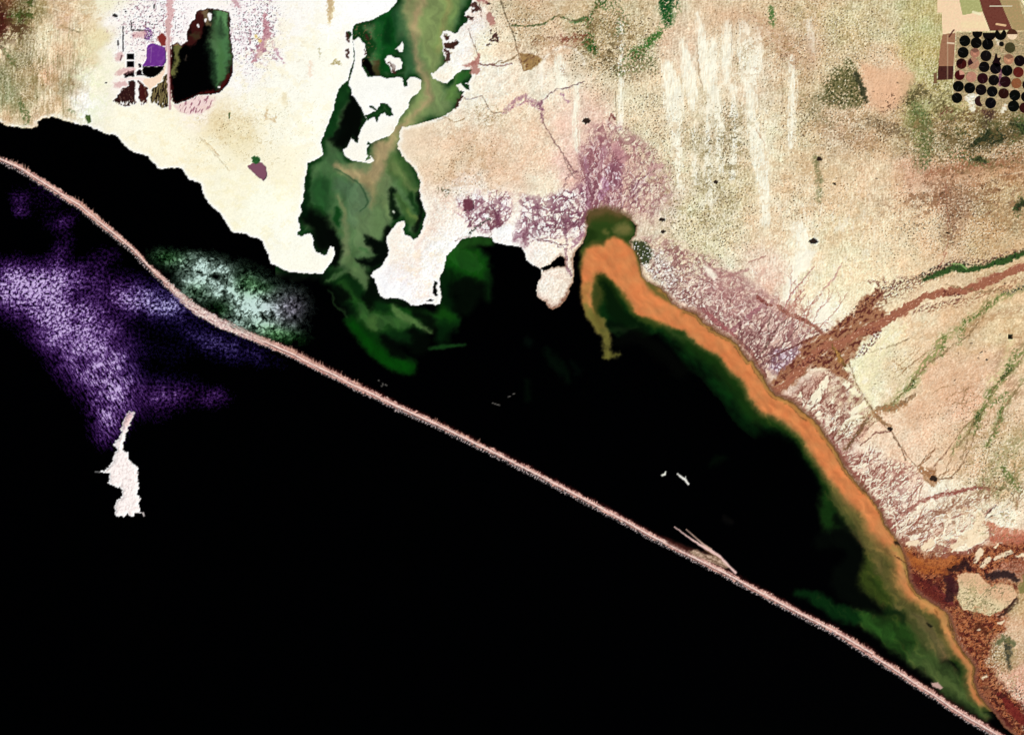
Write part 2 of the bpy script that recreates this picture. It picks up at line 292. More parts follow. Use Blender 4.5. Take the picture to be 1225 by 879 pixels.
# patches of dark growth on the plain (colour of the soil beneath them)
def growth(pts, wid, col=(48, 62, 28), op=.85, seed=91, sc=2.6, bias=0.0, soft=3, stretch=1, ang=0):
    w, d = stroke(pts, wid, 3, 3, 0, soft)
    paint(w, ss(-soft, soft, d)*ss(-.05, .35, fbm(X[w], Y[w], sc, seed, 3, ang, stretch)+bias)*op, C(*col))
for p, wd, c, b in [([(990,98),(1005,92),(1018,104),(1022,116)],[8,12,10,6],(82,80,42),.1),([(975,118),(990,122),(1025,125)],[4,6,3],(92,92,55),0),([(998,148),(1020,142)],[5,4],(120,100,62),0),
        ([(1085,120),(1100,112)],[8,6],(70,68,38),.05),([(1095,140),(1100,170),(1105,180)],[10,8,6],(112,122,64),.1),([(1170,172),(1190,164),(1222,152)],[5,9,7],(38,44,26),.1),([(1150,175),(1170,195)],[6,5],(90,92,48),0),
        ([(1220,245),(1214,250)],[4,3],(50,80,40),.2),([(1050,150),(1075,155)],[8,6],(100,80,55),.0),([(975,190),(980,215)],[4,4],(125,125,82),.3),([(980,225),(978,240)],[3,2],(120,125,80),.2),
        ([(720,30),(735,20)],[6,6],(120,110,62),0),([(728,70),(735,88)],[6,7],(72,62,38),0),([(745,60),(775,72),(783,85)],[7,6,5],(85,92,48),0),([(815,150),(840,170)],[4,8],(130,118,80),-.1),([(870,130),(880,170)],[10,8],(118,108,70),-.1),
        ([(705,48),(712,62)],[5,4],(30,90,28),.2),([(757,62),(775,55),(787,42)],[3,4,4],(60,110,40),.25),([(640,48),(690,47)],[3,3],(120,85,60),.1),([(673,50),(690,45),(705,40)],[3,3,2],(112,62,45),.1),([(1135,262),(1140,280)],[5,3],(110,75,55),0),
        ([(540,55),(534,75)],[3,3],(150,130,95),.0),([(535,231),(525,228)],[4,2.5],(110,100,70),.1),([(590,140),(575,130)],[6,7],(150,130,88),0),([(675,90),(672,82)],[3,3],(175,150,125),.1),([(505,100),(520,130)],[3,4],(230,205,170),.2),
        ([(1120,100),(1125,60)],[3,3],(150,145,85),0),([(922,13),(924,30)],[3,2.5],(50,100,38),.3),([(1110,208),(1150,200),(1200,196)],[3,4,3],(170,110,80),.1),([(1120,240),(1135,225)],[6,5],(150,100,78),.05)]:
    growth(p, wd, c, bias=b)
growth([(795,-15),(797,8),(800,28)], [9,9,5], (14, 78, 26), .95, bias=.35)
growth([(793,8),(806,4)], [8,6], (10, 66, 30), .8, 93, bias=.1)
growth([(775,50),(785,44),(788,38)], [3,4,3], (40, 105, 30), .85, bias=.3)
growth([(700,52),(706,56),(712,60)], [4,4,2], (12, 80, 24), .9, bias=.3)
growth([(686,26),(695,25),(703,22)], [1.5,1.8,1], (25, 82, 28), .9, bias=.5)
growth([(720,0),(712,12),(703,22),(709,38)], [3,3,3,4], (88, 72, 40), .8, bias=.15)
growth([(722,2),(725,10)], [5,4], (50, 90, 35), .8, bias=.1)
# creeks and tracks, thin dark lines
for c, wd, p in [((95,80,55),.7,[(598,-6),(602,12),(608,28),(613,38),(618,56)]),((70,88,45),1.0,[(612,31),(630,32),(648,30),(662,22),(670,18)]),((90,75,50),.9,[(668,20),(684,25),(700,25)]),
        ((140,112,78),1.0,[(600,76),(612,72),(618,66)]),((130,98,72),.8,[(618,56),(622,72),(627,84)]),((120,95,65),.6,[(600,73),(590,78),(575,77)]),((118,72,70),.9,[(500+430/5.86,452/5.86),(500+520/5.86,455/5.86),(500+560/5.86,470/5.86),(500+660/5.86,450/5.86)]),
        ((120,80,80),.9,[(647,137),(650,146),(656,158),(664,172),(672,182),(680,195),(686,205)]),((110,80,85),.8,[(640,128),(648,122),(658,112),(667,107),(680,105),(698,98)]),((120,95,90),.6,[(675,190),(682,206),(688,215)]),
        ((130,105,90),.6,[(560,35),(565,50),(570,60),(574,70)]),((130,100,90),.6,[(574,4),(576,20)]),((105,75,70),.6,[(548,112),(558,119),(568,118),(577,115)]),((100,78,62),.7,[(577,115),(583,128),(590,136),(600,135)]),
        ((150,125,90),.6,[(523,145),(535,140),(540,135)]),((165,135,95),.7,[(530,140),(545,147),(555,142)]),((120,85,60),.6,[(1064,512),(1075,530),(1085,545),(1098,560)]),((135,95,65),.8,[(1098,560),(1105,568),(1117,571)]),
        ((115,82,52),.7,[(1009,440),(1018,455),(1028,470),(1038,485),(1050,500),(1060,512)]),((130,92,60),.8,[(1117,571),(1120,555),(1135,535),(1150,515),(1165,500)]),((120,85,55),.7,[(1098,558),(1108,546),(1118,537)]),
        ((120,90,60),.7,[(1138,570),(1148,560),(1158,540),(1170,510)]),((120,85,60),.7,[(1122,572),(1140,571)]),((105,62,45),.9,[(1122,590),(1150,588),(1170,582),(1200,585)]),((140,100,70),.6,[(1098,597),(1103,580)]),
        ((135,95,70),.6,[(960,448),(975,430)]),((190,150,120),.5,[(905,155),(915,175)]),((200,185,150),.6,[(240,165),(262,190),(275,205)]),((190,160,115),.9,[(245,168),(262,186)]),((175,120,95),.6,[(1128,305),(1134,290),(1133,250),(1130,215)]),
        ((170,105,80),.7,[(1122,322),(1128,310),(1132,302)]),((215,185,160),.5,[(690,135),(692,182)]),((130,110,85),.5,[(736,110),(738,150)]),((245,228,195),.7,[(1195,210),(1225,206),(1240,203)]),((240,215,175),.8,[(1205,165),(1190,180),(1172,190)]),
        ((245,225,190),.7,[(1170,178),(1178,168),(1187,155)]),((145,105,75),.5,[(1055,640),(1070,620)]),((120,85,58),.7,[(1035,515),(1045,505),(1055,500)])]:
    line(c, p, wd, 1.6, .8, op=.85)
# brown lake floor and red flats
w, d = sd_poly([(621,64),(640,66),(650,72),(642,78),(636,84),(627,85),(624,75)], 1.5, 1); paint(w, ss(-1, 1, d), C(165,132,82)); paint(w, ss(-1, 1, d)*ss(0, .4, fbm(X[w], Y[w], 4, 95, 2)), C(118,80,52))
w, d = sd_poly([(668,42),(700,40),(712,50),(690,58),(668,54)], 2, 3, soft if False else 0); paint(w, ss(-2, 2, d)*ss(-.2, .4, fbm(X[w], Y[w], 5, 97, 3))*.8, C(128,62,48))
w, d = sd_poly([(630,50),(650,55),(640,76),(620,78)], 2, 4); paint(w, ss(-3, 3, d)*.45*ss(-.2, .4, fbm(X[w], Y[w], 4, 99, 3)), C(120,92,66))
# parabolic dune with a pale arc
for p in [[(648,105),(648,80),(656,66),(670,58),(684,58),(695,66),(699,78)], [(690,180),(700,187),(710,178),(713,165)], [(726,145),(733,154),(742,148),(743,138)]]:
    w, d = stroke(smoothline(p), 1.6, 1.5, 0, 0, 2); paint(w, ss(-2, 2, d)*.8, C(255,248,232))
# northern delta: mauve braided mud
mauve = (150, 96, 100)
net([(706,158),(722,150),(738,150),(752,160),(768,172),(790,196),(800,212),(796,240),(778,262),(750,258),(720,258),(704,262),(694,240),(692,210),(697,180)], mauve, 5.5, 101, 100, 1.8, .22, .8, 12, (204,164,152), .5, (252,238,222), .25, .4, .7, 5, .3)
net([(698,175),(722,165),(742,185),(742,225),(735,250),(704,256),(693,215)], (140,84,94), 6, 107, 100, 2.0, .28, .9, 7, (190,140,146), .5, (252,240,236), .45, .35, .8, 4, .3)
net([(722,215),(725,225),(742,222),(744,200),(730,196)], (132,78,92), 4.5, 109, 20, 1.3, .2, .9, 5, (170,120,150), .5, (255,248,250), .9, .3)
net([(624,236),(650,238),(676,228),(700,222),(704,262),(697,280),(668,284),(640,280),(616,290),(622,262)], (118,66,88), 8.5, 113, 20, 1.5, .15, .9, 6, (222,196,200), .35, (255,250,244), .85, .2, 1.0, 4, .1)
net([(548,238),(575,232),(612,232),(610,256),(592,275),(575,282),(557,262)], (128,76,98), 7, 117, 70, 1.5, .10, .8, 6, None, 0, (255,252,250), .8, .3, .9, 4, .1)
for p, wd in [([(502,135),(516,120),(530,115),(540,122),(550,117)],[1,2,2.3,1.5,.8])]: pass
for p, wd, c in [([(604,132),(616,120),(628,115),(636,121),(645,125),(652,118)],[1.2,2.2,1.6,2.6,3,1],(158,108,128)),([(602,136),(616,127),(630,122),(640,128),(647,132)],[1,1.5,1.4,1.5,2],(165,112,128)),
        ([(647,125),(648,132),(648,145)],[3,2.5,1],(140,92,108)),([(672,112),(676,118),(680,123)],[1.5,1.2,1],(175,130,150)),([(557,242),(563,250),(560,256)],[4,5,2],(120,66,86)),([(575,240),(578,248)],[2.5,1.5],(120,70,90)),
        ([(582,252),(592,258),(596,266),(588,270)],[3,5,6,3],(112,62,72)),([(560,285),(566,276),(576,268),(586,262)],[.8,.9,1.2,1],(40,50,38)),([(584,264),(588,276),(586,283)],[.7,.7,.4],(110,70,70)),([(596,262),(599,240),(605,230)],[2,1,.5],(130,80,100)),
        ([(600,245),(606,250),(612,248)],[1.5,3,1],(155,115,135)),([(545,288),(555,284),(562,282)],[.6,1,.5],(110,70,70)),([(700,190),(703,215),(702,240),(704,255)],[2,2.2,3,4],(168,120,138)),([(630,292),(627,275),(640,266),(655,262),(680,270),(700,265)],[3,3,2,1.5,2,3],(140,92,108)),
        ([(625,296),(628,285),(634,268)],[3.5,3,1],(128,80,95)),([(684,297),(688,290),(697,280)],[1,3,4],(150,98,120)),([(676,298),(678,320),(683,330)],[1.5,2.2,1.5],(150,110,120)),([(676,265),(678,295)],[.7,.9],(130,90,105)),([(690,205),(680,210),(676,222),(672,236)],[.8,.8,.8,.6],(130,92,92)),
        ([(722,215),(725,225),(718,235)],[4,4,4],(185,138,165)),([(735,142),(731,138),(728,144)],[2,1.4,1.2],(120,62,58)),([(737,175),(745,190)],[6,6],(196,142,146)),([(722,178),(718,200)],[3,4],(172,122,134)),([(780,205),(790,198)],[7,4],(196,150,148)),([(590,248),(594,228)],[.6,.3],(130,80,100)),
        ([(553,260),(543,252)],[.8,.3],(190,140,150)),([(578,256),(586,242)],[.5,.3],(130,80,100))]:
    w, d = stroke(p, wd, 2.2, 1.5, 0, 1.2); paint(w, ss(-1.4, 1.4, d+2.2*fbm(X[w], Y[w], 2.5, 119, 3))*(.62 if max(wd) > 2.4 else .85)*np.clip(1+1.2*fbm(X[w], Y[w], 4, 120, 3), .2, 1.2), C(*c))
# creek fans along the eastern shore
net([(770,285),(800,290),(850,312),(900,345),(925,358),(915,372),(890,385),(868,396),(835,372),(805,350),(790,325)], (138,84,86), 5, 127, 35, 1.5, .20, .85, 10, (216,182,162), .45, (254,244,224), .4, .4, .8, 5, .25)
net([(845,320),(880,330),(915,352),(925,362),(900,380),(870,378),(850,350)], (158,106,104), 6, 129, 30, 1.4, .22, .55, 9, (200,150,144), .5, (240,214,200), .3, .4, .8, 5, .3)
net([(765,300),(790,300),(812,335),(806,352),(785,338),(768,318)], (96,66,56), 4, 130, 30, 1.2, .10, .7, 4, (255,250,236), .85, (255,252,240), .9, .3, .75, 4, 0)
net([(800,340),(830,350),(868,385),(868,398),(835,376),(806,354)], (120,72,70), 4, 131, 45, 1.4, .16, .8, 5, None, 0, (252,242,228), .85, .3, .8, 4, .2)
net([(935,360),(985,375),(1000,400),(975,395),(940,372)], (168,112,96), 7, 133, -50, 2.2, .12, .7, 8, None, 0, None, 0, .3, .8)
net([(915,368),(960,382),(982,402),(960,430),(935,452),(905,430),(880,396)], (136,84,84), 4.5, 137, -50, 2.6, .18, .85, 6, (214,178,164), .45, (254,246,228), .5, .4, .85, 4, .15)
net([(925,420),(955,415),(960,430),(940,450),(920,442)], (122,84,98), 4, 138, -40, 1.6, .2, .85, 5, (176,140,160), .6, (250,240,250), .85, .35, .9, 4, .2)
def E2(p): return T(820, 300, 5.86, p)
for c, wd, p in [((152,96,102),[3,3.4,3,2.6,2],E2([330,560,400,500,480,430,560,370,510,325])),((128,66,50),[2.6,3,2.4,2.4,3,3,3],E2([650,395,720,440,800,470,900,520,980,600,1100,530,1172,460])),((120,54,44),[2,2.6,1.5],E2([500,320,540,355,600,385])),
        ((176,118,112),[1.2,1,.8,.5],E2([690,410,740,300,830,200,900,110])),((184,134,122),[1,.8],E2([730,400,830,270])),((190,140,130),[.8,1,.8],E2([960,280,1050,180,1090,90])),((92,66,56),[.5,.6,.7,.7],E2([600,420,580,540,590,620,530,720])),((92,66,56),[.5,.6,.6,.7],E2([720,470,620,560,590,640,540,710])),
        ((104,74,66),[.5,.5],E2([740,490,660,560])),((104,70,66),[.5,.6,.6],E2([790,530,720,620,560,740])),((96,42,36),[1.5,1.2,1,1,.8],E2([930,590,840,635,760,670,700,700,600,750])),((110,66,62),[.8,.8,.7],E2([870,690,760,790,700,850])),((150,84,84),[2.5,2.5,2],E2([130,420,250,520,350,600])),
        ((134,74,66),[2,2,2.2,2.4],E2([360,610,450,700,520,800,560,879])),((236,214,196),[.6,.6],E2([500,770,560,850])),((168,122,116),[1.5,2,1.5],E2([230,180,330,170,440,130])),((174,128,116),[1,1],E2([440,80,560,40]))]:
    line(c, p, wd, 1.6, 1, op=.85)
for p in [E2([120,100,170,110,225,180,205,210,150,170]), E2([880,480,940,360,1010,360,1030,520,975,580,930,530]),E2([780,0,920,0,850,150,790,160])]: poly((255,249,228), p, 1.8, 1.5, soft=2.5, op=.85)
# the fan below the river bed
def E3(p): return T(920, 400, 5.86, p)
net(E3([130,480,240,340,420,250,560,270,640,400,690,480,760,560,640,720,500,860,400,700,330,600,230,500]), (128,72,60), 4.5, 139, -52, 2.0, .2, .8, 5, (182,134,116), .85, (248,226,196), .6, .5, .55, 3, .3)
for p in [[250,510,290,430,350,350,410,290,420,320,370,430,330,520,280,550],[320,550,370,530,360,590,330,590],[300,490,350,470,350,500,310,530],[510,350,550,310,575,350,540,380],[550,540,610,500,680,460,690,500,620,540,560,570],[500,640,580,560,650,560,660,600,600,650,560,720,490,700],[560,390,600,350,640,430,600,440],[190,430,220,400,230,450],[470,540,500,520,490,580,450,590],[430,480,450,440,460,490]]:
    poly((254,246,216), E3(p), 2.4, 1.6, soft=1.1, op=.93)
for c, wd, p in [((112,82,48),[1,.9,.9,.8,.8],E3([560,200,620,360,690,480,780,600,850,660])),((96,66,46),[2,2.4,2,1.4],E3([690,590,640,660,590,730,540,800])),((128,96,64),[3,4,3,2],E3([760,520,860,510,920,490,1020,420])),((150,112,76),[2,2.5,1.5],E3([720,540,800,620,850,640])),((132,84,70),[1,1,1],E3([850,680,740,690,640,780])),
        ((104,74,52),[.8,.8,.7],E3([860,700,930,810,960,879])),((150,86,84),[2,2,2.4,2],E3([370,600,420,700,470,790,520,860])),((250,238,226),[.6,.7,.6],E3([360,630,430,730,490,820])),((138,112,82),[.6,.8,.7],E3([720,120,850,85,980,30])),((150,116,80),[.8,.7],E3([930,260,1100,130]))]:
    line(c, p, wd, 1.6, 1, op=.85)
# south-east drains, traced
def E4(p): return T(1000, 530, 5.444, p)
net(E4([20,60,150,70,330,90,480,130,560,220,560,350,440,520,330,520,230,340,110,190]), (154,98,88), 4.2, 141, -45, 2.4, .15, .75, 5, (226,190,168), .5, (252,242,214), .8, .4, .75, 4, .15)
net(E4([400,560,560,380,800,330,1000,320,1100,380,1000,480,900,560,700,740,500,690]), (150,108,84), 7, 143, -40, 2.8, .06, .6, 6, None, 0, (253,240,208), .5, .4, .6, 4, 0)
for wd, p in [([2.8,2.2,1.8,1.2,.8],[270,370,330,300,380,230,440,170,500,150]),([1.8,1.5,1.2,.8],[280,330,300,250,320,180,310,150]),([2.2,1.5,1.2,.8],[270,380,340,320,430,250,520,200]),([1.2,1,.8],[180,250,220,190,300,140]),([4,3.6,2.6,2.2,2,2.4,2,1.5,1],[350,560,420,500,480,430,540,380,620,350,740,330,830,300,920,280,990,300]),
        ([.8,.8,.8,.7],[470,420,480,360,530,290,570,250]),([.7,.8,1,1,.7],[420,560,500,520,560,480,620,440,700,440]),([.8]*5,[400,590,500,590,580,570,650,540,700,520]),([.8,.8,.8],[480,640,600,610,660,550]),([2.6,2.2,1.6,1.8,2,1],[700,700,760,640,820,570,900,510,960,470,1040,400]),([4,3,3,3],[890,680,940,640,1000,590,1010,550]),([4,4,4],[700,745,800,730,880,690]),
        ([1,.8],[660,700,650,640]),([1,1,1],[750,600,720,660,710,700]),([.9,.9],[750,490,830,460]),([.8,.8],[820,410,870,405]),([.6,.6],[870,460,920,500]),([1.4,1.2],[330,430,400,400]),([1.2,1,1],[290,400,350,390,400,420]),([1,.8],[430,500,520,430]),([.8,.6],[390,200,410,160])]:
    line((152,94,80), E4(p), wd, 2, 1, soft=.8, op=.88)
for c, wd, p in [((196,118,90),[2,4,6,6],[960,510,1010,540,1070,580,1225,600]),((176,100,76),[4,6,7],[1020,620,1100,620,1240,640]),((50,24,26),[1,.8,.8],[970,480,1000,440,1040,405]),((56,30,28),[.9,.9],[980,485,1030,470]),((150,106,72),[.7,.9,.6],[540,150,600,100,640,40]),((112,74,54),[1.8,1.4,.9,.7],[610,200,640,150,680,100,750,20]),((140,104,72),[.6]*5,[650,230,740,230,800,170,830,80,870,20]),
        ((168,126,88),[4,2],[585,225,635,275]),((150,84,74),[2.2,2.2,2.4,2.6,3,2.6],[0,60,80,150,180,270,270,390,350,520,440,630]),((150,98,66),[2,2],[520,680,600,700])]:
    line(c, E4(p), wd, 1.8, 1, soft=.9, op=.9)
for p in [[740,712,800,645,880,590,960,540,1000,580,960,640,860,690],[900,760,930,700,960,700,950,750],[930,790,960,740,1000,740,970,790],[1000,770,1060,720,1140,695,1140,725,1060,770],[1150,740,1225,720,1225,760],[1050,650,1080,640,1090,660],[640,725,655,715,665,735],[560,690,600,640,640,640,640,700,590,705]]: poly((254,243,214), E4(p), 2.4, 1.8, soft=1.0, op=.93)
for i in range(26):
    a = rng.uniform(1080, 1220); b = rng.uniform(556, 640); th = -rng.uniform(.4, .8); L = rng.uniform(3, 9)
    if b > 560 + .1*(a-1080): line((168,128,96), [(a, b), (a+L*math.cos(th)*.5+1, b+L*math.sin(th)*.6), (a+L*math.cos(th), b+L*math.sin(th))], [.3,.6,.3], 1.5, 1, op=.6)
def wash(pts, wid, col, op=.35, soft=6, ang=0, seed=401, sc=4, th=(-.3,.2), st=1.6):
    w, d = stroke(smoothline(pts, 3), np.interp(np.arange(len(pts)*3-2)/3, np.arange(len(pts)), wid), 3, 5, 0, soft)
    paint(w, ss(-soft, soft, d)*ss(th[0], th[1], fbm(X[w], Y[w], sc, seed, 4, ang, st))*op, C(*col))
for c, wd, op, p in [((142,146,88),[3,4,5,4,5],.75,[(1225,345),(1185,362),(1160,385),(1130,405),(1095,452)]),((150,150,92),[4,5,4,3],.7,[(1130,402),(1110,432),(1085,462),(1060,488)]),((120,128,70),[3,5,5,5,4,2],.8,[(1240,395),(1212,438),(1190,462),(1176,490),(1160,515),(1140,540)]),
        ((128,134,78),[2,3,4,3],.7,[(1222,455),(1204,480),(1194,505),(1180,532)]),((140,112,74),[2,2.5,2.5],.7,[(1185,345),(1172,382),(1160,400)]),((150,110,80),[5,8,8],.4,[(1225,410),(1195,430),(1215,470)]),((176,136,98),[3,4,3],.6,[(1225,370),(1180,380),(1150,400)]),
        ((150,146,98),[6,10,8],.5,[(1225,520),(1200,545),(1180,575)]),((120,122,74),[4,6,5],.6,[(1222,560),(1205,575),(1192,590)]),((214,168,128),[14,18,14],.35,[(1090,500),(1130,470),(1170,440)]),((244,236,190),[8,14,12,8],.5,[(1080,390),(1045,430),(1030,470),(1040,500)]),((236,226,170),[3,5,4],.6,[(1210,400),(1200,440),(1186,455)]),
        ((236,200,164),[10,14],.5,[(1120,560),(1150,530)])]:
    wash(p, wd, c, min(1, op*1.1), 5, -45, 403, 3.0, (-.3,.15), 2)
for c, wd, op, p in [((118,108,60),[5,8,9,8],.75,[(1125,128),(1160,140),(1195,150),(1240,142)]),((96,84,50),[4,6,7,6],.75,[(1130,160),(1165,176),(1195,168),(1235,158)]),((142,98,66),[4,6,6],.6,[(1130,150),(1150,140),(1180,132)]),((176,120,84),[5,8,7],.55,[(1110,210),(1150,203),(1220,190)]),
        ((150,104,74),[8,12,10],.5,[(1120,225),(1145,245),(1135,285)]),((158,124,82),[10,14,14],.45,[(1160,230),(1190,250),(1225,270)]),((112,118,62),[6,8,8,6],.6,[(1085,112),(1100,140),(1108,170),(1100,195)]),((110,86,56),[6,8,6],.5,[(1040,145),(1065,155),(1085,160)]),((176,128,90),[8,10],.35,[(985,155),(1040,170)]),
        ((232,190,150),[2,3,2],.6,[(1225,206),(1190,208),(1150,212)]),((120,104,62),[5,7,5],.55,[(1100,112),(1122,122),(1140,116)]),((200,164,120),[6,8],.5,[(1170,290),(1215,296)]),((96,92,50),[8,11,7],.6,[(985,118),(1008,98),(1024,122)]),((130,118,74),[5,8,6],.5,[(960,120),(975,135),(990,150)]),
        ((196,150,118),[8,10,8],.4,[(900,20),(930,50),(950,75)]),((190,158,112),[6,10],.4,[(1000,215),(960,200)]),((128,122,80),[3,4],.5,[(978,185),(980,240)])]:
    wash(p, wd, [q_*.86 for q_ in c] if sum(c) < 460 else c, min(1, op*1.15), 6, 0, 407, 3.0, (-.25,.2), 1.3)
for c, wd, op, p in [((150,132,86),[8,12,10],.45,[(820,160),(850,180),(880,150)]),((140,126,84),[10,12,10],.45,[(840,215),(868,240),(845,270)]),((170,140,100),[8,9,8],.4,[(700,20),(735,40),(745,80)]),((130,108,70),[5,7,6],.5,[(722,68),(740,85),(775,78)]),((196,160,120),[7,8],.4,[(615,10),(650,15)]),((188,150,110),[6,8,6],.4,[(640,50),(665,55),(690,48)]),
        ((196,164,128),[8,12,8],.3,[(550,160),(580,190),(620,180)]),((186,160,124),[5,7,6],.4,[(560,135),(590,138),(600,150)]),((160,140,96),[7,8],.4,[(880,90),(895,60)])]:
    wash(p, wd, c, op, 6, 90, 409, 2.4, (-.15,.2), 1.4)
w, d = sd_poly([(1013,70),(1024,84),(1037,114),(1034,126),(1012,130),(983,122),(988,102),(1000,86)], 4, 4); tz = fbm(X[w], Y[w], 3, 411, 4)
paint(w, ss(-4, 4, d)*ss(-.3, .1, tz)*.8, C(112,108,64)); paint(w, ss(-3, 4, d)*ss(.0, .3, tz)*.8, C(58,64,34)); w, d = stroke([(1023,88),(1032,108),(1037,122)], [3,4,2], 3, 2, 0, 2); paint(w, ss(-2, 2, d+3*fbm(X[w], Y[w], 3, 412, 3))*.85, C(46,50,30))
w, d = sd_poly([(1030,76),(1040,108),(1046,130),(1054,137),(1072,130),(1086,112),(1094,88),(1075,84),(1050,82)], 3, 3); paint(w, ss(-6, 5, d)*.75, C(232,186,148)); paint(w, ss(-6, 5, d)*ss(.0, .4, fbm(X[w], Y[w], 2, 413, 3))*.5, C(206,160,122))
for k_ in range(150):        # lone dark clumps standing out of the scrub
    cx_, cy_ = [(1000+rng.normal()*55, 150+rng.normal()*35), (1085+rng.normal()*22, 120+rng.normal()*18), (1160+rng.normal()*40, 165+rng.normal()*22), (1130+rng.normal()*25, 240+rng.normal()*28), (760+rng.normal()*30, 85+rng.normal()*20), (860+rng.normal()*40, 190+rng.normal()*50), (1180+rng.normal()*30, 430+rng.normal()*70), (730+rng.normal()*25, 30+rng.normal()*25)][k_ % 8]
    line((66,48,34), [(cx_, cy_), (cx_+rng.uniform(-2, 2), cy_+rng.uniform(-1.5, 1.5))], rng.uniform(.3, .9), 1.3, soft=.7, op=rng.uniform(.5, .95))
for p, wd in [([(1163,172),(1178,166),(1192,158)],[3,5,3]),([(1182,158),(1196,168),(1186,172)],[3,4,2]),([(1212,148),(1228,155)],[4,6]),([(1168,190),(1178,194)],[3,3]),([(1217,248),(1224,243)],[4,5])]:
    w, d = stroke(p, wd, 3.5, 3, 0, 3); paint(w, ss(-3, 2.5, d+3.5*fbm(X[w], Y[w], 3, 415, 4))*.9, C(34,44,24))
for c, wd, op, p in [((136,92,66),[4,6,6,5],.8,[(1125,325),(1095,340),(1070,350),(1050,368)]),((232,206,172),[2,3,3],.7,[(1150,334),(1120,342),(1090,354)]),((104,58,46),[3,4,4,3],.75,[(1070,342),(1050,356),(1036,370),(1018,384)]),((96,44,38),[2,3,3],.7,[(1150,360),(1125,366),(1095,372)]),((150,100,70),[2,4,4,3],.7,[(1225,335),(1190,348),(1150,362),(1110,372)])]:
    wash(p, wd, c, op, 4, -25, 417, 2.4, (-.1,.15), 1.6)
for k_ in range(64):       # strands of the northern delta
    x_, y_ = rng.uniform(700, 762), rng.uniform(222, 258); L_ = rng.uniform(14, 50); a_ = math.radians(-95 + (x_-715)*1.0 + rng.normal()*14); p_ = [(x_, y_)]
    for q_ in range(6):
        a_ += rng.normal()*.28; x_ += L_/6*math.cos(a_); y_ += L_/6*math.sin(a_); p_.append((x_, y_))
    dark_ = k_ % 3 != 0; line((118,66,80) if dark_ else (255,238,232), p_, list(np.linspace(1.0 if dark_ else .8, .3, 7)), 2.2, soft=.7, op=rng.uniform(.45, .85))
for k_ in range(110):       # curls and threads in the shore fans
    t_ = rng.random(); x_, y_ = 780+t_*140+rng.normal()*5, 316+t_*95+rng.normal()*7; a_ = math.radians(-55+rng.normal()*25); L_ = rng.uniform(6, 30); p_ = [(x_, y_)]
    for q_ in range(6):
        a_ += rng.normal()*.5; x_ += L_/6*math.cos(a_); y_ += L_/6*math.sin(a_); p_.append((x_, y_))
    dark_ = k_ % 2; line((116,66,66) if dark_ else (255,244,228), p_, list(np.linspace(.8, .3, 7)), 2.0, soft=.6, op=rng.uniform(.45, .85))
def threads(n_, pts, ang, sp, L0, L1, col, w0, seed):
    r_ = np.random.default_rng(seed); P_ = np.array(pts, float)
    for k_ in range(n_):
        t_ = r_.random()*(len(P_)-1); i_ = int(t_); b_ = P_[i_]*(1-t_+i_) + P_[i_+1]*(t_-i_); x_, y_ = b_ + r_.normal(size=2)*1.5; a_ = math.radians(ang + r_.normal()*sp); L_ = r_.uniform(L0, L1); p_ = [(x_, y_)]
        for q_ in range(8):
            a_ += r_.normal()*.25; x_ += L_/8*math.cos(a_); y_ += L_/8*math.sin(a_); p_.append((x_, y_))
            if q_ in (2, 4, 5) and r_.random() < .6:
                a2 = a_ + r_.choice([-1, 1])*r_.uniform(.3, .8); l2 = L_*r_.uniform(.2, .4)
                line(col, [(x_, y_), (x_+l2*.5*math.cos(a2), y_+l2*.5*math.sin(a2)), (x_+l2*math.cos(a2-.2), y_+l2*math.sin(a2-.2))], [w0*.6, w0*.5, .25], 2, soft=.6, op=.75)
        line(col, p_, list(np.linspace(w0, .3, 9)), 2, soft=.65, op=r_.uniform(.6, .9))
threads(34, [(1008,545),(1030,580),(1050,610),(1068,640)], -38, 16, 18, 52, (136,78,66), 1.1, 11)
threads(18, [(1072,648),(1095,658),(1125,660)], -38, 14, 20, 60, (150,92,74), 1.0, 13)
threads(20, [(940,472),(965,490),(990,515),(1005,540)], -50, 14, 14, 40, (122,70,58), 1.0, 15)
threads(20, [(880,400),(900,425),(915,445)], -52, 16, 14, 45, (112,66,66), .9, 17)
threads(14, [(930,375),(950,385),(975,398)], -58, 12, 20, 70, (176,120,104), .8, 19)
threads(14, [(1120,570),(1150,590),(1190,600),(1220,610)], -45, 14, 15, 40, (150,112,78), .7, 21)
threads(12, [(1060,440),(1100,460),(1150,490),(1180,520)], -48, 14, 15, 45, (160,124,84), .6, 23)
threads(22, [(630,290),(660,275),(695,270)], -80, 35, 14, 40, (112,66,80), .8, 25)
threads(14, [(560,270),(590,275),(606,262)], -70, 30, 12, 34, (112,62,80), .9, 27)
threads(30, [(1014,552),(1034,586),(1056,618),(1080,648)], -40, 14, 14, 40, (255,246,218), 1.0, 31)
threads(22, [(1100,655),(1140,640),(1180,620)], -42, 12, 15, 50, (255,246,214), 1.3, 33)
threads(16, [(950,482),(985,512),(1004,538)], -52, 12, 10, 34, (255,246,220), 1.0, 35)
threads(16, [(1085,640),(1120,615),(1160,600)], -38, 12, 14, 44, (150,104,80), .9, 37)
w, d = sd_poly([(754,288),(770,288),(780,300),(776,313),(766,317),(759,304)], 2, 3); paint(w, ss(-2.5, 2, d + 2.5*fbm(X[w], Y[w], 3, 430, 3))*.9, C(44,56,26)); paint(w, ss(-1, 1, d)*ss(.25, .4, fbm(X[w], Y[w], 2, 431, 2)), C(246,240,216))
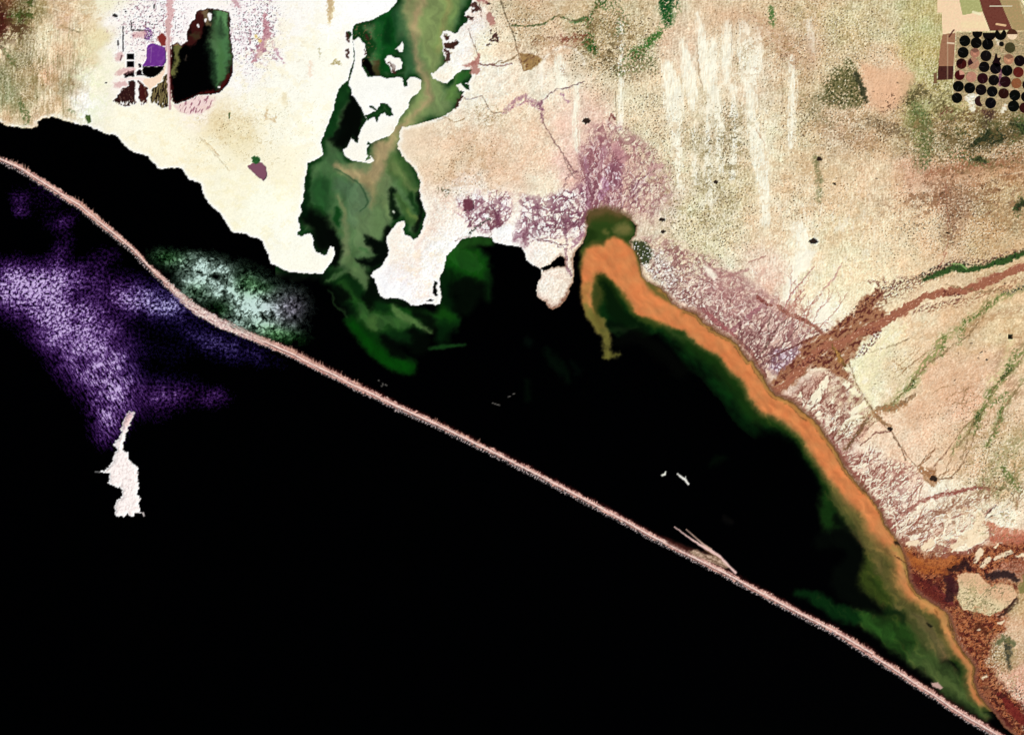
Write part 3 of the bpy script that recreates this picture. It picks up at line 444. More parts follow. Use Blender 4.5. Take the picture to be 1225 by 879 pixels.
for c, wd, op, p in [((52,96,38),[3,4,4,3],.8,[(720,-5),(712,14),(704,28),(706,48)]),((60,104,44),[4,6,5,3],.8,[(748,72),(764,62),(778,52),(788,40)]),((40,84,32),[5,5,4],.8,[(702,46),(708,56),(714,66)]),((96,112,60),[6,8,6],.7,[(740,86),(760,78),(775,70)]),((70,92,44),[5,7,5],.6,[(735,5),(745,20),(738,40)]),((64,104,48),[2,2,2],.8,[(672,22),(690,26),(702,22)]),
        ((92,116,64),[5,6,5],.6,[(810,10),(796,30),(785,44)]),((80,104,56),[5,7,6,5],.65,[(1095,125),(1108,150),(1112,175),(1104,200)]),((96,108,58),[6,8,7],.6,[(1130,180),(1155,190),(1180,196)]),((80,98,50),[5,7,5],.7,[(1215,138),(1222,150),(1215,168)]),((70,88,44),[3,4,3],.7,[(1222,236),(1214,248),(1220,258)])]:
    wash(p, wd, c, op, 4, 60, 443, 2.6, (-.05,.18), 1.5)
# clumps of darker growth and worn ground, several sizes together
def clumps(cx, cy, rx, ry, col, op, sc, seed, th=(.05,.3), ang=0, st=1.3):
    w = window(cx-2*rx, cy-2*ry, cx+2*rx, cy+2*ry); e = np.exp(-((X[w]-cx)/rx)**4-((Y[w]-cy)/ry)**4)
    f_ = fbm(X[w]+3*W1[0][w], Y[w]+3*W1[1][w], sc, seed, 5, ang, st, .68) + .35*fbm(X[w], Y[w], sc*4, seed+7, 2)
    paint(w, e*op*ss(th[0], th[1], f_), C(*col))
for a in [(1160,175,75,32,(112,92,54),.8,7,501),(1160,170,70,30,(70,74,40),.85,6,503,(.18,.34)),(1150,235,90,32,(140,98,66),.75,8,505),(1165,225,70,28,(92,62,42),.7,5,507,(.22,.38)),(1185,275,60,22,(176,136,92),.6,7,509),(1110,125,30,22,(78,70,40),.85,6,511,(.1,.3)),(1125,150,40,25,(96,92,50),.6,6,513),
          (1060,155,70,24,(150,118,78),.6,7,515),(1075,125,25,14,(88,56,38),.8,4,517,(.15,.3)),(990,160,60,30,(176,144,102),.55,8,519),(735,35,38,45,(140,116,72),.7,7,521),(735,70,35,28,(92,76,44),.75,5,523,(.14,.3)),(700,50,22,30,(128,104,62),.6,6,525),(645,30,45,30,(178,146,102),.55,7,527),(640,60,28,12,(150,110,74),.6,5,529),
          (865,180,36,50,(136,118,72),.6,6,531),(865,180,34,45,(84,74,44),.6,3.4,533,(.2,.36)),(840,250,60,50,(150,134,86),.45,6,535),(930,60,50,50,(178,140,100),.5,8,537),(1000,30,80,40,(164,142,92),.45,7,539),(560,190,40,40,(196,158,118),.5,7,541),(600,215,45,18,(206,166,130),.45,7,543),(585,140,22,14,(150,124,82),.6,5,545),
          (800,190,30,60,(196,164,124),.45,6,547),(25,60,34,80,(120,106,60),.55,7,549,(.05,.3),90,3),(60,110,30,40,(168,138,92),.5,7,551,(.05,.3),90,3),(15,25,24,26,(72,42,22),.8,6,553,(-.05,.2)),(85,25,40,24,(196,160,112),.5,7,555),(1190,545,50,50,(170,140,92),.55,7,557),(1200,570,36,30,(110,104,62),.6,5,559,(.12,.3)),
          (1185,395,50,30,(190,150,104),.5,8,561),(1205,480,24,40,(170,138,92),.5,6,563),(1060,345,30,14,(110,64,50),.8,5,565),(950,230,70,70,(206,172,128),.4,8,567),(1040,250,60,50,(208,172,126),.4,8,569),(280,155,26,20,(214,190,140),.5,6,571),(905,335,36,20,(196,152,134),.5,5,573),(1130,400,60,40,(220,180,134),.4,8,575),(600,175,60,40,(220,186,150),.4,9,577)]:
    clumps(*a)
for cx, cy, rx, ry, seed in [(880,120,60,80,581),(980,280,70,60,583),(830,230,60,60,585),(560,120,50,40,587),(1040,440,50,60,589),(1150,615,80,30,591),(640,110,50,40,593),(950,340,40,40,595)]:
    clumps(cx, cy, rx, ry, (255,248,226), .6, 7, seed, (.08,.34), 90, 2)
# big river bed and its brown delta
R_RIVER = region('river_bed', kind='structure')
w, d = sd_poly([(921,455),(935,440),(955,425),(965,408),(985,402),(1000,388),(1020,372),(1032,355),(1050,345),(1058,350),(1045,365),(1060,372),(1052,392),(1035,405),(1020,425),(1010,440),(1018,455),(1008,452),(985,440),(968,440),(955,455),(940,468),(925,470)], 3, 4)
tx = fbm(X[w], Y[w], 5, 157, 3, -40, 1.6)
d = d + 4*fbm(X[w], Y[w], 6, 158, 3); paint(w, ss(-3, 3, d)*.9, C(156,102,70)); paint(w, ss(-1, 3, d)*ss(.0, .3, tx)*.85, C(92,38,32)); paint(w, ss(-1, 3, d)*ss(.22, .5, -tx)*.7, C(238,220,195))
RIV = [(1244,312),(1225,320),(1208,326),(1192,331),(1173,341),(1152,348),(1125,350),(1104,356),(1086,368),(1064,382),(1043,393),(1020,402),(1003,412),(990,414),(972,424),(958,442),(942,458),(928,467)]
w, d = stroke(RIV, [5,5,5,5,5,4,3.6,3.6,4.5,5.5,5.5,4.5,6,4.5,4,4,3.5,4], 3.2, 3, 0, 2)
d = d + 2.6*fbm(X[w], Y[w], 5, 160, 4, -30, 2)
paint(w, ss(-1.6, 1, d), C(162,102,76)); paint(w, ss(-1, 1, d)*ss(.05, .5, fbm(X[w], Y[w], 3, 161, 3, -30, 4))*.6, C(140,80,66))
paint(w, ss(-1, 1, d)*ss(.3, .55, fbm(X[w], Y[w], 2.5, 163, 2))*.7, C(228,180,150)); REG[w] = np.where(d > 0, R_RIVER, REG[w])
line((112,80,40), [(994,412),(1003,425),(1010,437)], [1,3,2], 2)
line((172,124,66), [(998,415),(1006,432)], [1,2], 2)
R_CREEK = region('river_bed', kind='structure')
growth([(1244,295),(1225,300),(1200,309),(1178,315),(1155,318),(1140,315),(1122,322),(1100,331)], [2,2.5,2,3,2.5,2.5,3,2.5], (34,30,22), .9, 170, 3, .12, 2)
w, d = stroke([(1244,298),(1225,303),(1205,310),(1178,319),(1158,324),(1140,320),(1122,327),(1106,334)], [2.5,3,4,3,3.5,4,3.5,2.5], 2.5, 1.5, 0, 1.5)
d = d + 1.8*fbm(X[w], Y[w], 5, 165, 3)
paint(w, ss(-1.5, 1.5, d), C(50,80,34)); paint(w, ss(-1.2, 1.2, d)*ss(.1, .4, fbm(X[w], Y[w], 3, 167, 3))*.9, C(26,30,22)); REG[w] = np.where(d > 0, R_CREEK, REG[w])
line((130,165,95), smoothline([(1138,316),(1148,316),(1156,322)]), .8, .5)
growth([(1244,296),(1205,304),(1180,312),(1140,313),(1120,322),(1100,332),(1075,338),(1058,345),(1045,356),(1030,367),(1015,380),(1000,394)], [1.5,2,2,2.5,3,3,3,3.5,5,6,5,3], (82,40,36), .85, 169, 2.4, .05)
growth([(1225,345),(1200,350)], [3,2], (60,60,50), .9, bias=.2)
for p, wd in [([(1130,350),(1150,354),(1140,362)],[2,2,1]), ([(1035,398),(1050,396),(1042,410),(1032,420),(1022,428)],[2,4,4,3,2]), ([(975,398),(990,394),(1000,402)],[1,2,2]),([(955,440),(970,430),(985,425),(992,432)],[3,5,6,4])]:
    growth(p, wd, (88,34,32), .85, 171, 3, .1, 2)
for p, wd in [([(1208,348),(1190,360),(1170,375),(1155,385)],[1.5,2.5,3,3]),([(1130,402),(1126,425)],[3.5,3.5]),([(1092,458),(1080,470),(1068,480)],[4,3,2]),([(1155,383),(1147,410)],[3,3]),([(1195,500),(1205,470),(1185,485)],[3,2,3]),
        ([(1212,440),(1190,462),(1180,480),(1170,500),(1165,520)],[2.5,3.5,3,3.5,1.5]),([(1200,490),(1190,520),(1180,530)],[2,3,2]),([(1150,520),(1138,545)],[1.5,1]),([(1215,420),(1205,440)],[3,4]),([(1200,560),(1218,585)],[3,4])]:
    growth(p, wd, (92,112,52), .75, 173, 3, .15, 2.5)
for p, wd in [([(1210,440),(1195,455)],[2.5,2]),([(1172,495),(1166,506)],[2,2]),([(1092,458),(1090,462)],[2,2])]: growth(p, wd, (36,62,26), .85, 175, 2, .2, 2)
for p in [[(1240,400),(1215,440),(1190,460),(1178,490),(1160,515),(1140,540)],[(1175,380),(1160,400),(1130,420),(1100,445),(1080,470),(1062,485)],[(1225,455),(1205,480),(1195,505),(1180,530)],[(1130,340),(1170,350),(1200,346)],[(1165,500),(1158,520),(1150,548)],[(1200,575),(1215,600)]]:
    line((120,95,60), p, [.9]*len(p), 3, 3, op=.6)
growth([(1000,520),(1020,505),(1040,500),(1030,512),(1012,535)],[1.5,3,4,3,3],(128,92,58),.85,177,3,.1)
growth([(1045,495),(1065,488),(1082,484)],[4,5,3],(165,118,76),.85,179,3,.2)
growth([(1100,560),(1114,566),(1118,575)],[3,5,4],(160,112,74),.95,181,4,.4,2)
growth([(1105,600),(1130,590),(1160,585),(1175,583)],[1,2,2.5,1.5],(145,72,64),.85,183,3,.2,2)
# red-brown wet ground in the south-east corner
w, d = sd_poly([(1080,650),(1098,662),(1130,668),(1165,658),(1200,650),(1250,650),(1250,668),(1200,670),(1180,690),(1215,700),(1215,715),(1190,735),(1200,752),(1185,770),(1180,790),(1195,815),(1225,850),(1225,890),(1190,890),(1165,835),(1160,790),(1140,740),(1110,715),(1090,700),(1080,670)], 3, 5)
t1 = fbm(X[w], Y[w], 6, 187, 4); e = ss(-4, 4, d)
paint(w, e*.8, C(168,98,58)); paint(w, e*ss(-.1, .25, t1)*.9, C(88,32,24)); paint(w, e*ss(.05, .3, fbm(X[w], Y[w], 3, 188, 4, gain=.7))*.8, C(50,18,16)); paint(w, e*ss(.2, .5, fbm(X[w], Y[w], 3, 189, 3))*.6, C(60,22,18)); paint(w, e*ss(.28, .5, -fbm(X[w], Y[w], 3, 191, 3))*.5, C(214,140,96))
for p, wd, c in [([(1090,690),(1105,700),(1120,700)],[4,6,4],(74,26,24)),([(1118,705),(1130,715),(1138,722)],[4,5,3],(112,44,44)),([(1132,684),(1137,700),(1134,716)],[4,6,5],(46,20,24)),([(1100,672),(1120,674),(1140,668)],[5,5,4],(184,108,56)),([(1085,665),(1105,680),(1130,682),(1150,672)],[5,6,5,4],(176,98,44)),([(1085,690),(1100,700),(1115,712),(1128,722)],[6,9,9,6],(96,34,28)),([(1135,680),(1150,678),(1154,672),(1160,680)],[3,4,4,3],(34,16,20)),([(1134,690),(1142,702),(1146,712)],[4,5,4],(62,24,28)),
        ([(1180,690),(1195,686),(1210,688),(1216,694)],[3,5,4,3],(30,18,22)),([(1195,738),(1205,728),(1214,718)],[2,3,3],(44,22,18)),([(1205,765),(1206,780),(1207,798)],[3,4,2],(44,48,36)),([(1195,770),(1200,762),(1212,768)],[3,3,3],(90,96,60)),
        ([(1165,752),(1172,748),(1180,756)],[3,4,3],(80,36,20)),([(1170,840),(1185,855),(1200,870)],[5,8,10],(72,18,16)),([(1195,830),(1210,848),(1225,862)],[3,5,6],(112,34,30)),([(1178,810),(1182,830)],[3,5],(150,90,60)),([(1230,690),(1222,705)],[5,5],(120,115,62)),([(1165,870),(1195,885)],[5,9],(28,24,12))]:
    w, d = stroke(p, wd, 3, 2.5, 0, 2); paint(w, ss(-2, 2, d+2*fbm(X[w], Y[w], 3, 193, 3))*.85, C(*c))
R_HEART = region('plateau', 'heart shaped pale plateau ringed by dark red-brown wet ground', 'plateau')
w, d = sd_poly([(1145,688),(1155,684),(1170,686),(1177,694),(1186,701),(1198,697),(1210,700),(1217,712),(1208,722),(1196,730),(1184,736),(1170,732),(1152,728),(1144,715),(1147,702)], 1.5, 1)
t1 = fbm(X[w], Y[w], 3.2, 197, 3)
paint(w, ss(-1, 1, d), C(228,186,146)); sw = ss(-4, 14, (Y[w]-698) - .45*(X[w]-1150)+4); paint(w, ss(-1, 1, d)*sw*.7, C(226,216,172)); paint(w, ss(-1, 1, d)*ss(.08, .4, t1)*(.25+.6*sw), C(130,122,84)); REG[w] = np.where(d > 0, R_HEART, REG[w])
for p, wd in [([(1140,654),(1160,640),(1176,632)],[3,6,4]),([(1160,650),(1180,640)],[4,3]),([(1167,670),(1172,660)],[3,4]),([(1175,676),(1183,668)],[2.5,2.5]),([(1190,668),(1208,660)],[2,3]),([(1215,665),(1225,663)],[1.5,2]),([(1190,655),(1193,650)],[1.5,1.5]),
        ([(1087,650),(1098,648)],[3,3]),([(1105,655),(1114,648)],[4,4]),([(1165,640),(1172,618)],[3,6]),([(1195,745),(1200,742)],[2,1]),([(1172,752),(1169,753)],[.8,.8]),([(1180,808),(1176,810)],[1.5,1.5])]:
    w, d = stroke(p, wd, 2, 1, 0, 1); paint(w, ss(-1, 1, d)*.92, C(248,226,190))
for a in [(1100,700,26,22,(168,92,56),.6,5,601),(1110,705,34,26,(58,20,20),.8,4,603,(.1,.3)),(1150,740,30,20,(196,124,80),.55,4,605,(.1,.3)),(1120,676,40,14,(124,58,34),.6,4,607),(1180,668,50,12,(86,40,32),.7,4,609,(.12,.3)),(1160,790,30,60,(110,48,30),.7,4,611,(.08,.3)),(1190,845,34,30,(50,16,14),.7,5,613),(1200,790,24,40,(150,130,86),.55,5,615),
          (1165,712,20,22,(168,156,110),.7,3.4,617,(.0,.25)),(1180,715,34,18,(120,112,76),.75,3,619,(.12,.28)),(1190,705,26,12,(206,156,116),.6,4,621),(1160,620,50,30,(186,140,104),.5,5,623,(.12,.3)),(1195,625,34,24,(140,130,84),.5,4,625,(.16,.3))]: clumps(*a)
for a in [(230,175,110,50,(250,238,200),.6,13,631,(.0,.3)),(340,120,90,120,(252,244,214),.6,15,633,(.0,.3)),(300,250,70,50,(248,240,200),.5,12,635,(.0,.3)),(330,150,60,60,(206,196,160),.45,3,637,(.28,.4)),(280,165,60,40,(196,176,130),.5,3.4,639,(.26,.4)),(500,320,40,40,(250,232,206),.6,10,641,(.0,.3)),(110,100,30,50,(232,236,196),.5,8,643,(.0,.3)),(360,60,50,60,(226,214,190),.35,4,645,(.24,.38))]: clumps(*a)
# the quilt of farm plots at the north-east edge
def plot(reg, col, pts, streak=None):
    w, d = sd_poly(pts, 0, 0); paint(w, ss(-.4, .4, d), C(*col)); REG[w] = np.where(d > 0, reg, REG[w])
    if streak: paint(w, ss(-.4, .4, d)*ss(.0, .5, fbm(X[w], Y[w], 2.5, 199, 3))*.6, C(*streak))

R1 = region('farm_plot', 'large pale beige rectangular plot above the circular fields', 'field')
plot(R1, (245,212,174), T(1105,0,6.275,[100,-90,240,-90,290,90,440,95,495,235,250,248,140,262,133,100,100,100]), (238,222,176))
w, d = stroke(T(1105,0,6.275,[300,190,480,190]), 5, 0); paint(w, ss(-2, 3, d)*.4, C(240,226,172))
R2 = region('farm_plot', 'sage green plot between the beige and the dark red plots', 'field')
plot(R2, (172,172,112), T(1105,0,6.275,[245,-90,395,-90,440,90,290,118]), (190,190,130))
R3 = region('farm_plot', 'dark red slanting plot at the top of the farm block', 'field')
plot(R3, (112,60,48), T(1105,0,6.275,[392,-90,530,-90,610,100,665,228,495,235,440,90]), (98,44,34))
R4 = region('farm_plot', 'brownish olive plot right of the dark red plot', 'field')
plot(R4, (168,146,100), T(1105,0,6.275,[530,-90,680,-90,780,240,670,230,610,100]), (196,150,110))
R5 = region('farm_plot', 'pale cream corner plot at the north-east edge', 'field')
plot(R5, (240,232,190), T(1105,0,6.275,[680,-90,900,-90,900,150,770,90]))
R6 = region('farm_plot', 'brown plot left of the circular fields', 'field')
plot(R6, (158,112,84), T(1105,0,6.275,[140,262,240,250,230,480,222,500,108,498,122,350]), (140,98,70))
R7 = region('farm_plot', 'small dark maroon plot below the brown plot', 'field')
plot(R7, (72,34,28), T(1105,0,6.275,[108,500,224,500,222,600,100,604]), (50,20,22))
plot(R_GROUND, (122,90,62), T(1105,0,6.275,[75,550,100,545,98,630,70,632]))
plot(R_GROUND, (170,152,114), T(1105,0,6.275,[240,250,900,240,900,860,620,820,430,800,300,760,215,770,240,480]), (176,150,104))
for p, wd, c in [(T(1105,0,6.275,[495,50,660,50]),.5,(225,215,185)),(T(1105,0,6.275,[250,244,760,236,900,234]),.6,(222,208,160)),(T(1105,0,6.275,[178,270,178,600]),.35,(205,185,150)),(T(1105,0,6.275,[545,185,610,195]),1.2,(238,200,150)),(T(1105,0,6.275,[178,326,225,330]),.8,(242,222,188)),(T(1105,0,6.275,[190,280,215,240,225,230]),.9,(82,38,30)),
                 (T(1105,0,6.275,[240,250,215,700]),.4,(228,220,180)),(T(1105,0,6.275,[225,540,300,570]),.5,(225,220,180)),(T(1105,0,6.275,[575,530,570,640]),2,(112,62,88)),(T(1105,0,6.275,[370,95,420,110]),1.6,(240,232,190))]:
    line(c, p, wd, 0, op=.9)
for p, wd in [(T(1105,0,6.275,[360,740,365,820]),[5,3.5]),(T(1105,0,6.275,[320,740,395,720]),[3,3]),(T(1105,0,6.275,[610,800,590,840]),[2.5,2]),(T(1105,0,6.275,[555,310,560,330]),[2,2])]:
    w, d = stroke(p, wd, 2.5, 0, 0, 1.5); paint(w, ss(-1.5, 1.5, d+1.5*fbm(X[w], Y[w], 2, 201, 2))*.9, C(250,244,222))
growth(T(1105,0,6.275,[470,850,500,860]), [5,5], (82,52,44), .9, bias=.4)
growth(T(1105,0,6.275,[140,840,170,820,190,830]), [4,3,3], (110,60,45), .8, bias=.2)
growth([(1178,150),(1185,135)],[4,5],(70,50,38),.8,bias=.2)
w = window(1142, 38, 1249, 128)
paint(w, ss(.0,.35,fbm(X[w],Y[w],5,291,3))*.5, C(216,178,140)); paint(w, ss(.12,.4,fbm(X[w],Y[w],3,293,3))*.5, C(130,112,70)); COL[w] *= (1+.25*fbm(X[w],Y[w],1.6,295,2))[...,None]
for q in (7.85, 15.7, 22.9, 31, 39, 47, 55, 62): pass
for rr_ in range(8):
    yy0 = 44 + rr_*13.4; line((216,206,166), [(1146-rr_*1.2, yy0), (1240, yy0+13)], .25, .6, op=.5)
# small dark hollows
HOLLOWS = [((702,145),5,'star shaped dark hollow right of the winding creek'),((1117,572),4.5,'dark waterhole where creeks meet east of the mauve fans'),((1064,513),3.2,'small dark waterhole on the long thin creek'),((973,289),5,'brown-black hollow above a patch of white sand'),
    ((998,220),1.8,'tiny round dark waterhole on the open plain'),((1180,430),1.7,'tiny dark waterhole in the eastern pink soil'),((1133,279),1.8,'tiny dark waterhole below a string of dark scrub'),((856,218),2.6,'dark fleck in the speckled plain north of the fans'),((980,190),3.0,'dark hollow in a grey-green patch of the plain'),
    ((792,263),3.2,'larger black pool at the edge of the northern delta'),((793,277),2.8,'lower black pool at the edge of the northern delta'),((1086,670),0,'')]
for (cx, cy), r, lab in HOLLOWS:
    if r == 0: continue
    k = region('waterhole', lab, 'waterhole', mat='water'); pts = []
    for a in np.linspace(0, 2*np.pi, 14)[:-1]: pts.append((cx + r*math.cos(a)*rng.uniform(.7, 1.25), cy + r*.8*math.sin(a)*rng.uniform(.7, 1.25)))
    poly((48,36,30) if r > 2 else (28,22,16), pts, 1.2, reg=k)
k = region('waterhole', 'square black waterhole at the eastern edge of the picture', 'waterhole', mat='water'); poly((28,26,18), [(1205.5,400),(1211,400),(1211,405.5),(1205.5,405.5)], 0, reg=k)
line((180,140,100), [(1211,403),(1222,404)], 1, 0, op=.7)
R_MLAKE = region('salt_lake', 'small mauve lake with a green head on the white salt flat', 'lake', mat='water')
poly((128,82,100), T(300,0,3.997,[0,785,30,775,55,780,75,800,78,840,62,865,35,850,0,815,-15,795]), 1.2, reg=R_MLAKE)
poly((38,88,42), T(300,0,3.997,[5,755,20,745,42,755,45,775,25,785,8,778]), 1.2, soft=1)
k = region('salt_lake', 'small dark mauve mud lake left of the branching mud fan', 'lake', mat='water'); poly((104,52,66), T(300,180,3.997,[1010,240,1040,222,1068,235,1070,270,1050,295,1015,290,1020,265]), 3.4, 1.5, soft=2.2, op=.92, reg=k)

# ---------------------------------------------------------------- evaporation works
def sal(p): return T(120, 0, 5.859, p)
k_big = region('evaporation_pond', 'largest pond, black with a green eastern side, maroon rim', 'pond', mat='water')
w, d = sd_poly(sal([500,310,545,300,565,320,610,290,600,240,625,180,660,130,680,80,760,60,860,75,905,90,915,140,905,250,925,330,930,440,925,520,890,600,830,650,760,665,690,665,640,690,560,720,520,730,505,700,492,600,488,480]), 1.4, 1)
a = ss(-.6, .6, d); paint(w, a, C(44,10,10)); paint(w, ss(1, 3.5, d), C(1,1,1))
REG[w] = np.where(d > 0, k_big, REG[w]); onbig = np.zeros((NY, NX), f32); onbig[w] = ss(0, 2, d)
for p, wd, c, op, so in [(sal([820,100,860,200,850,300,860,400,850,500,830,590]),[5,10,10,10,8,3],(78,124,76),.95,6.5),(sal([880,100,880,160]),[4,4],(120,172,115),.7,4),(sal([790,170,800,300]),[4,5],(70,100,62),.7,6),(sal([770,330,790,450,800,560]),[3,4,3],(40,74,44),.6,6),(sal([860,100,850,150]),[8,6],(96,150,92),.5,5),(sal([905,180,912,420,890,540]),[.8,.8,.8],(54,62,36),.7,1.5),(sal([850,150,845,240]),[3,4],(40,62,40),.8,4),(sal([830,320,860,450,850,560]),[2,3,2],(66,108,58),.7,4),(sal([790,310,820,360]),[3,3],(100,140,92),.5,4),
        (sal([540,330,535,420,515,520]),[4,3,3],(112,112,62),.9,2),(sal([610,100,680,190]),[4,4],(70,14,12),.8,2.5),(sal([690,90,670,240,620,290]),[6,9,6],(62,22,20),.9,3),(sal([735,80,750,160]),[5,3],(135,112,80),.8,3),(sal([620,240,680,260]),[2,4],(60,60,34),.6,3),(sal([500,300,560,310]),[3,2],(150,112,78),.8,2),(sal([900,540,840,650,700,660]),[3,3,2],(72,14,14),.9,3),
        (sal([600,390,600,420]),[1,1],(60,50,42),.8,1.5)]:
    w, d = stroke(p, wd, 3, 4, 0, so); paint(w, ss(-so, so, d)*op*onbig[w], C(*c))
for p, wd in [(sal([765,105,770,135]),[2.5,2]),(sal([685,180,688,190]),[1.6,1]),(sal([830,612,836,614]),[1,1]),(sal([740,140,735,150]),[1.2,1])]: line((255,248,245), p, wd, 1)
k = region('evaporation_pond', 'bright purple pond left of the causeway', 'pond', mat='water')
w, d = poly((108,48,140), sal([335,320,370,305,410,320,455,335,460,380,462,430,445,462,380,466,295,466,310,440,325,410,322,360]), .8, reg=k)
paint(w, ss(0,2,d)*ss(-.1,.5,fbm(X[w],Y[w],6,203,2))*.35, C(140,92,160)); line((160,120,170), sal([330,350,358,330,352,440]), .5, .6, op=.5)
k = region('evaporation_pond', 'black half-moon pond under the purple pond', 'pond', mat='water'); poly((3,2,2), sal([300,468,380,468,445,465,440,490,400,530,350,546,305,530,292,495]), .8, reg=k)
k = region('evaporation_pond', 'upper of two small square black ponds', 'pond', mat='water'); poly((2,2,2), sal([187,380,235,380,235,421,187,421]), 0, soft=.4, reg=k)
k = region('evaporation_pond', 'lower of two small square black ponds', 'pond', mat='water'); poly((2,2,2), sal([187,431,235,431,235,474,187,474]), 0, soft=.4, reg=k)
k = region('evaporation_pond', 'narrow black pond below the two square ponds', 'pond', mat='water'); poly((16,4,6), sal([165,515,200,500,237,495,237,535,200,540,170,548]), 1.4, reg=k)
k = region('evaporation_pond', 'dark ragged pond between the narrow pond and the half-moon pond', 'pond', mat='water'); poly((20,6,12), sal([246,510,270,490,290,500,300,530,270,532,246,530]), 1.6, reg=k)
poly((35,12,20), sal([268,450,285,445,290,480,270,485]), 1.5); poly((130,45,40), sal([405,255,440,235,462,260,460,320,430,325,410,295]), 1.5)
w, d = sd_poly(sal([305,205,350,195,370,240,355,285,315,280,310,235]), 2, 1); paint(w, ss(-.5,.5,d)*ss(-.3,.1,fbm(X[w],Y[w],3,205,3)), C(135,95,150)); paint(w, ss(-.5,.5,d)*ss(.2,.3,fbm(X[w],Y[w],3,207,3)), C(50,30,60))
k = region('mudflat', 'dark maroon fan shaped mudflat with ragged lower edge below the ponds', 'mudflat')
w, d = sd_poly(sal([90,715,120,680,150,640,195,600,205,568,245,570,248,720,240,735,180,740,120,728]), 2.6, 1)
t1 = fbm(X[w], Y[w], 2.4, 209, 3, 60, 3); paint(w, ss(-.6, .6, d), C(44,14,14)); paint(w, ss(0, 1, d)*ss(.05, .5, t1)*.6, C(110,82,66)); REG[w] = np.where(d > 0, k, REG[w])
w, d = sd_poly(sal([270,565,300,590,340,625,330,700,310,735,280,740,270,650]), 2.6, 1); paint(w, ss(-.6,.6,d), C(62,14,14)); paint(w, ss(0,1,d)*ss(.05,.5,fbm(X[w], Y[w], 2.4, 211, 3, 80, 4))*.6, C(128,100,76)); REG[w] = np.where(d > 0, k, REG[w])
k = region('mudflat', 'striped dark brown mudflat beside the causeway', 'mudflat')
w, d = sd_poly(sal([360,635,395,600,430,575,455,530,468,520,475,600,480,700,478,750,430,760,400,730,350,720]), 2.2, 1); t1 = fbm(X[w], Y[w], 2.2, 213, 3, 100, 5)
paint(w, ss(-.6,.6,d), C(112,98,62)); paint(w, ss(-.3,.6,d)*ss(-.1,.15,t1), C(28,12,10)); REG[w] = np.where(d > 0, k, REG[w])
w = window(130, 108, 205, 140); paint(w, ss(.15,.35,fbm(X[w],Y[w],2.0,215,2,90,4))*np.exp(-((Y[w]-124.5)/4)**2), C(255,250,235))
poly((250,222,196), sal([290,550,340,555,390,535,430,500,455,460,462,470,450,520,420,580,385,600,350,630,310,590]), .8)
k_cause = region('causeway', 'straight pinkish causeway running south past the ponds', 'causeway')
line((208,170,168), sal([470,150,478,240,482,400,480,560,486,700,490,765]), [2.2,1.8,1.6,1.6,1.6,1.4], .8, soft=.8, reg=k_cause)
line((95,40,40), sal([492,330,490,560,496,700]), .5, .4); line((240,222,214), sal([470,250,478,560,480,740]), .4, .4)
line((255,250,245), sal([262,600,262,720]), 1.2, .6); line((255,250,245), sal([250,470,248,720]), .4, .5); line((255,246,240), sal([185,426,290,426]), .5, .3); line((255,246,240), sal([150,492,240,484,296,480]), .6, .8); line((252,232,225), sal([150,560,240,550,300,560]), 1.6, 1)
for p, wd in [(sal([160,190,162,360]),.7),(sal([218,150,220,215,305,217]),.7),(sal([228,215,305,217]),.6),(sal([98,110,112,116]),2),(sal([178,84,182,86]),1.2),(sal([125,290,125,318]),1.0),(sal([38,584,46,584]),.8),(sal([150,395,145,420]),1),(sal([380,40,378,60]),1)]: line((42,38,40), p, wd, .8)
for p, wd in [(sal([140,390,130,410]),4),(sal([130,520,160,500,230,490]),3),(sal([110,600,170,590]),3),(sal([310,240,250,250]),4)]:
    w, d = stroke(p, wd, 2, 0, 0, 2); paint(w, ss(-2, 2, d+2*fbm(X[w], Y[w], 2.4, 217, 3))*.6, C(205,150,150))
w, d = sd_poly(sal([510,745,560,730,640,695,700,672,780,680,810,700,760,770,700,800,640,800,560,790]), 3, 1)
paint(w, ss(-2, 2, d)*.55, C(232,190,196)); paint(w, ss(-2, 2, d)*ss(.0, .4, fbm(X[w], Y[w], 3.5, 219, 3, 115, 2.4))*.85, C(150,88,108))
w = window(228, 112, 330, 210); paint(w, np.exp(-((X[w]-272)/24)**2-((Y[w]-142)/20)**2)*ss(-.3,.4,fbm(X[w],Y[w],4,221,3))*.6, C(222,200,158)); line((90,105,60), sal([905,800,905,830]), 1.1, 1)

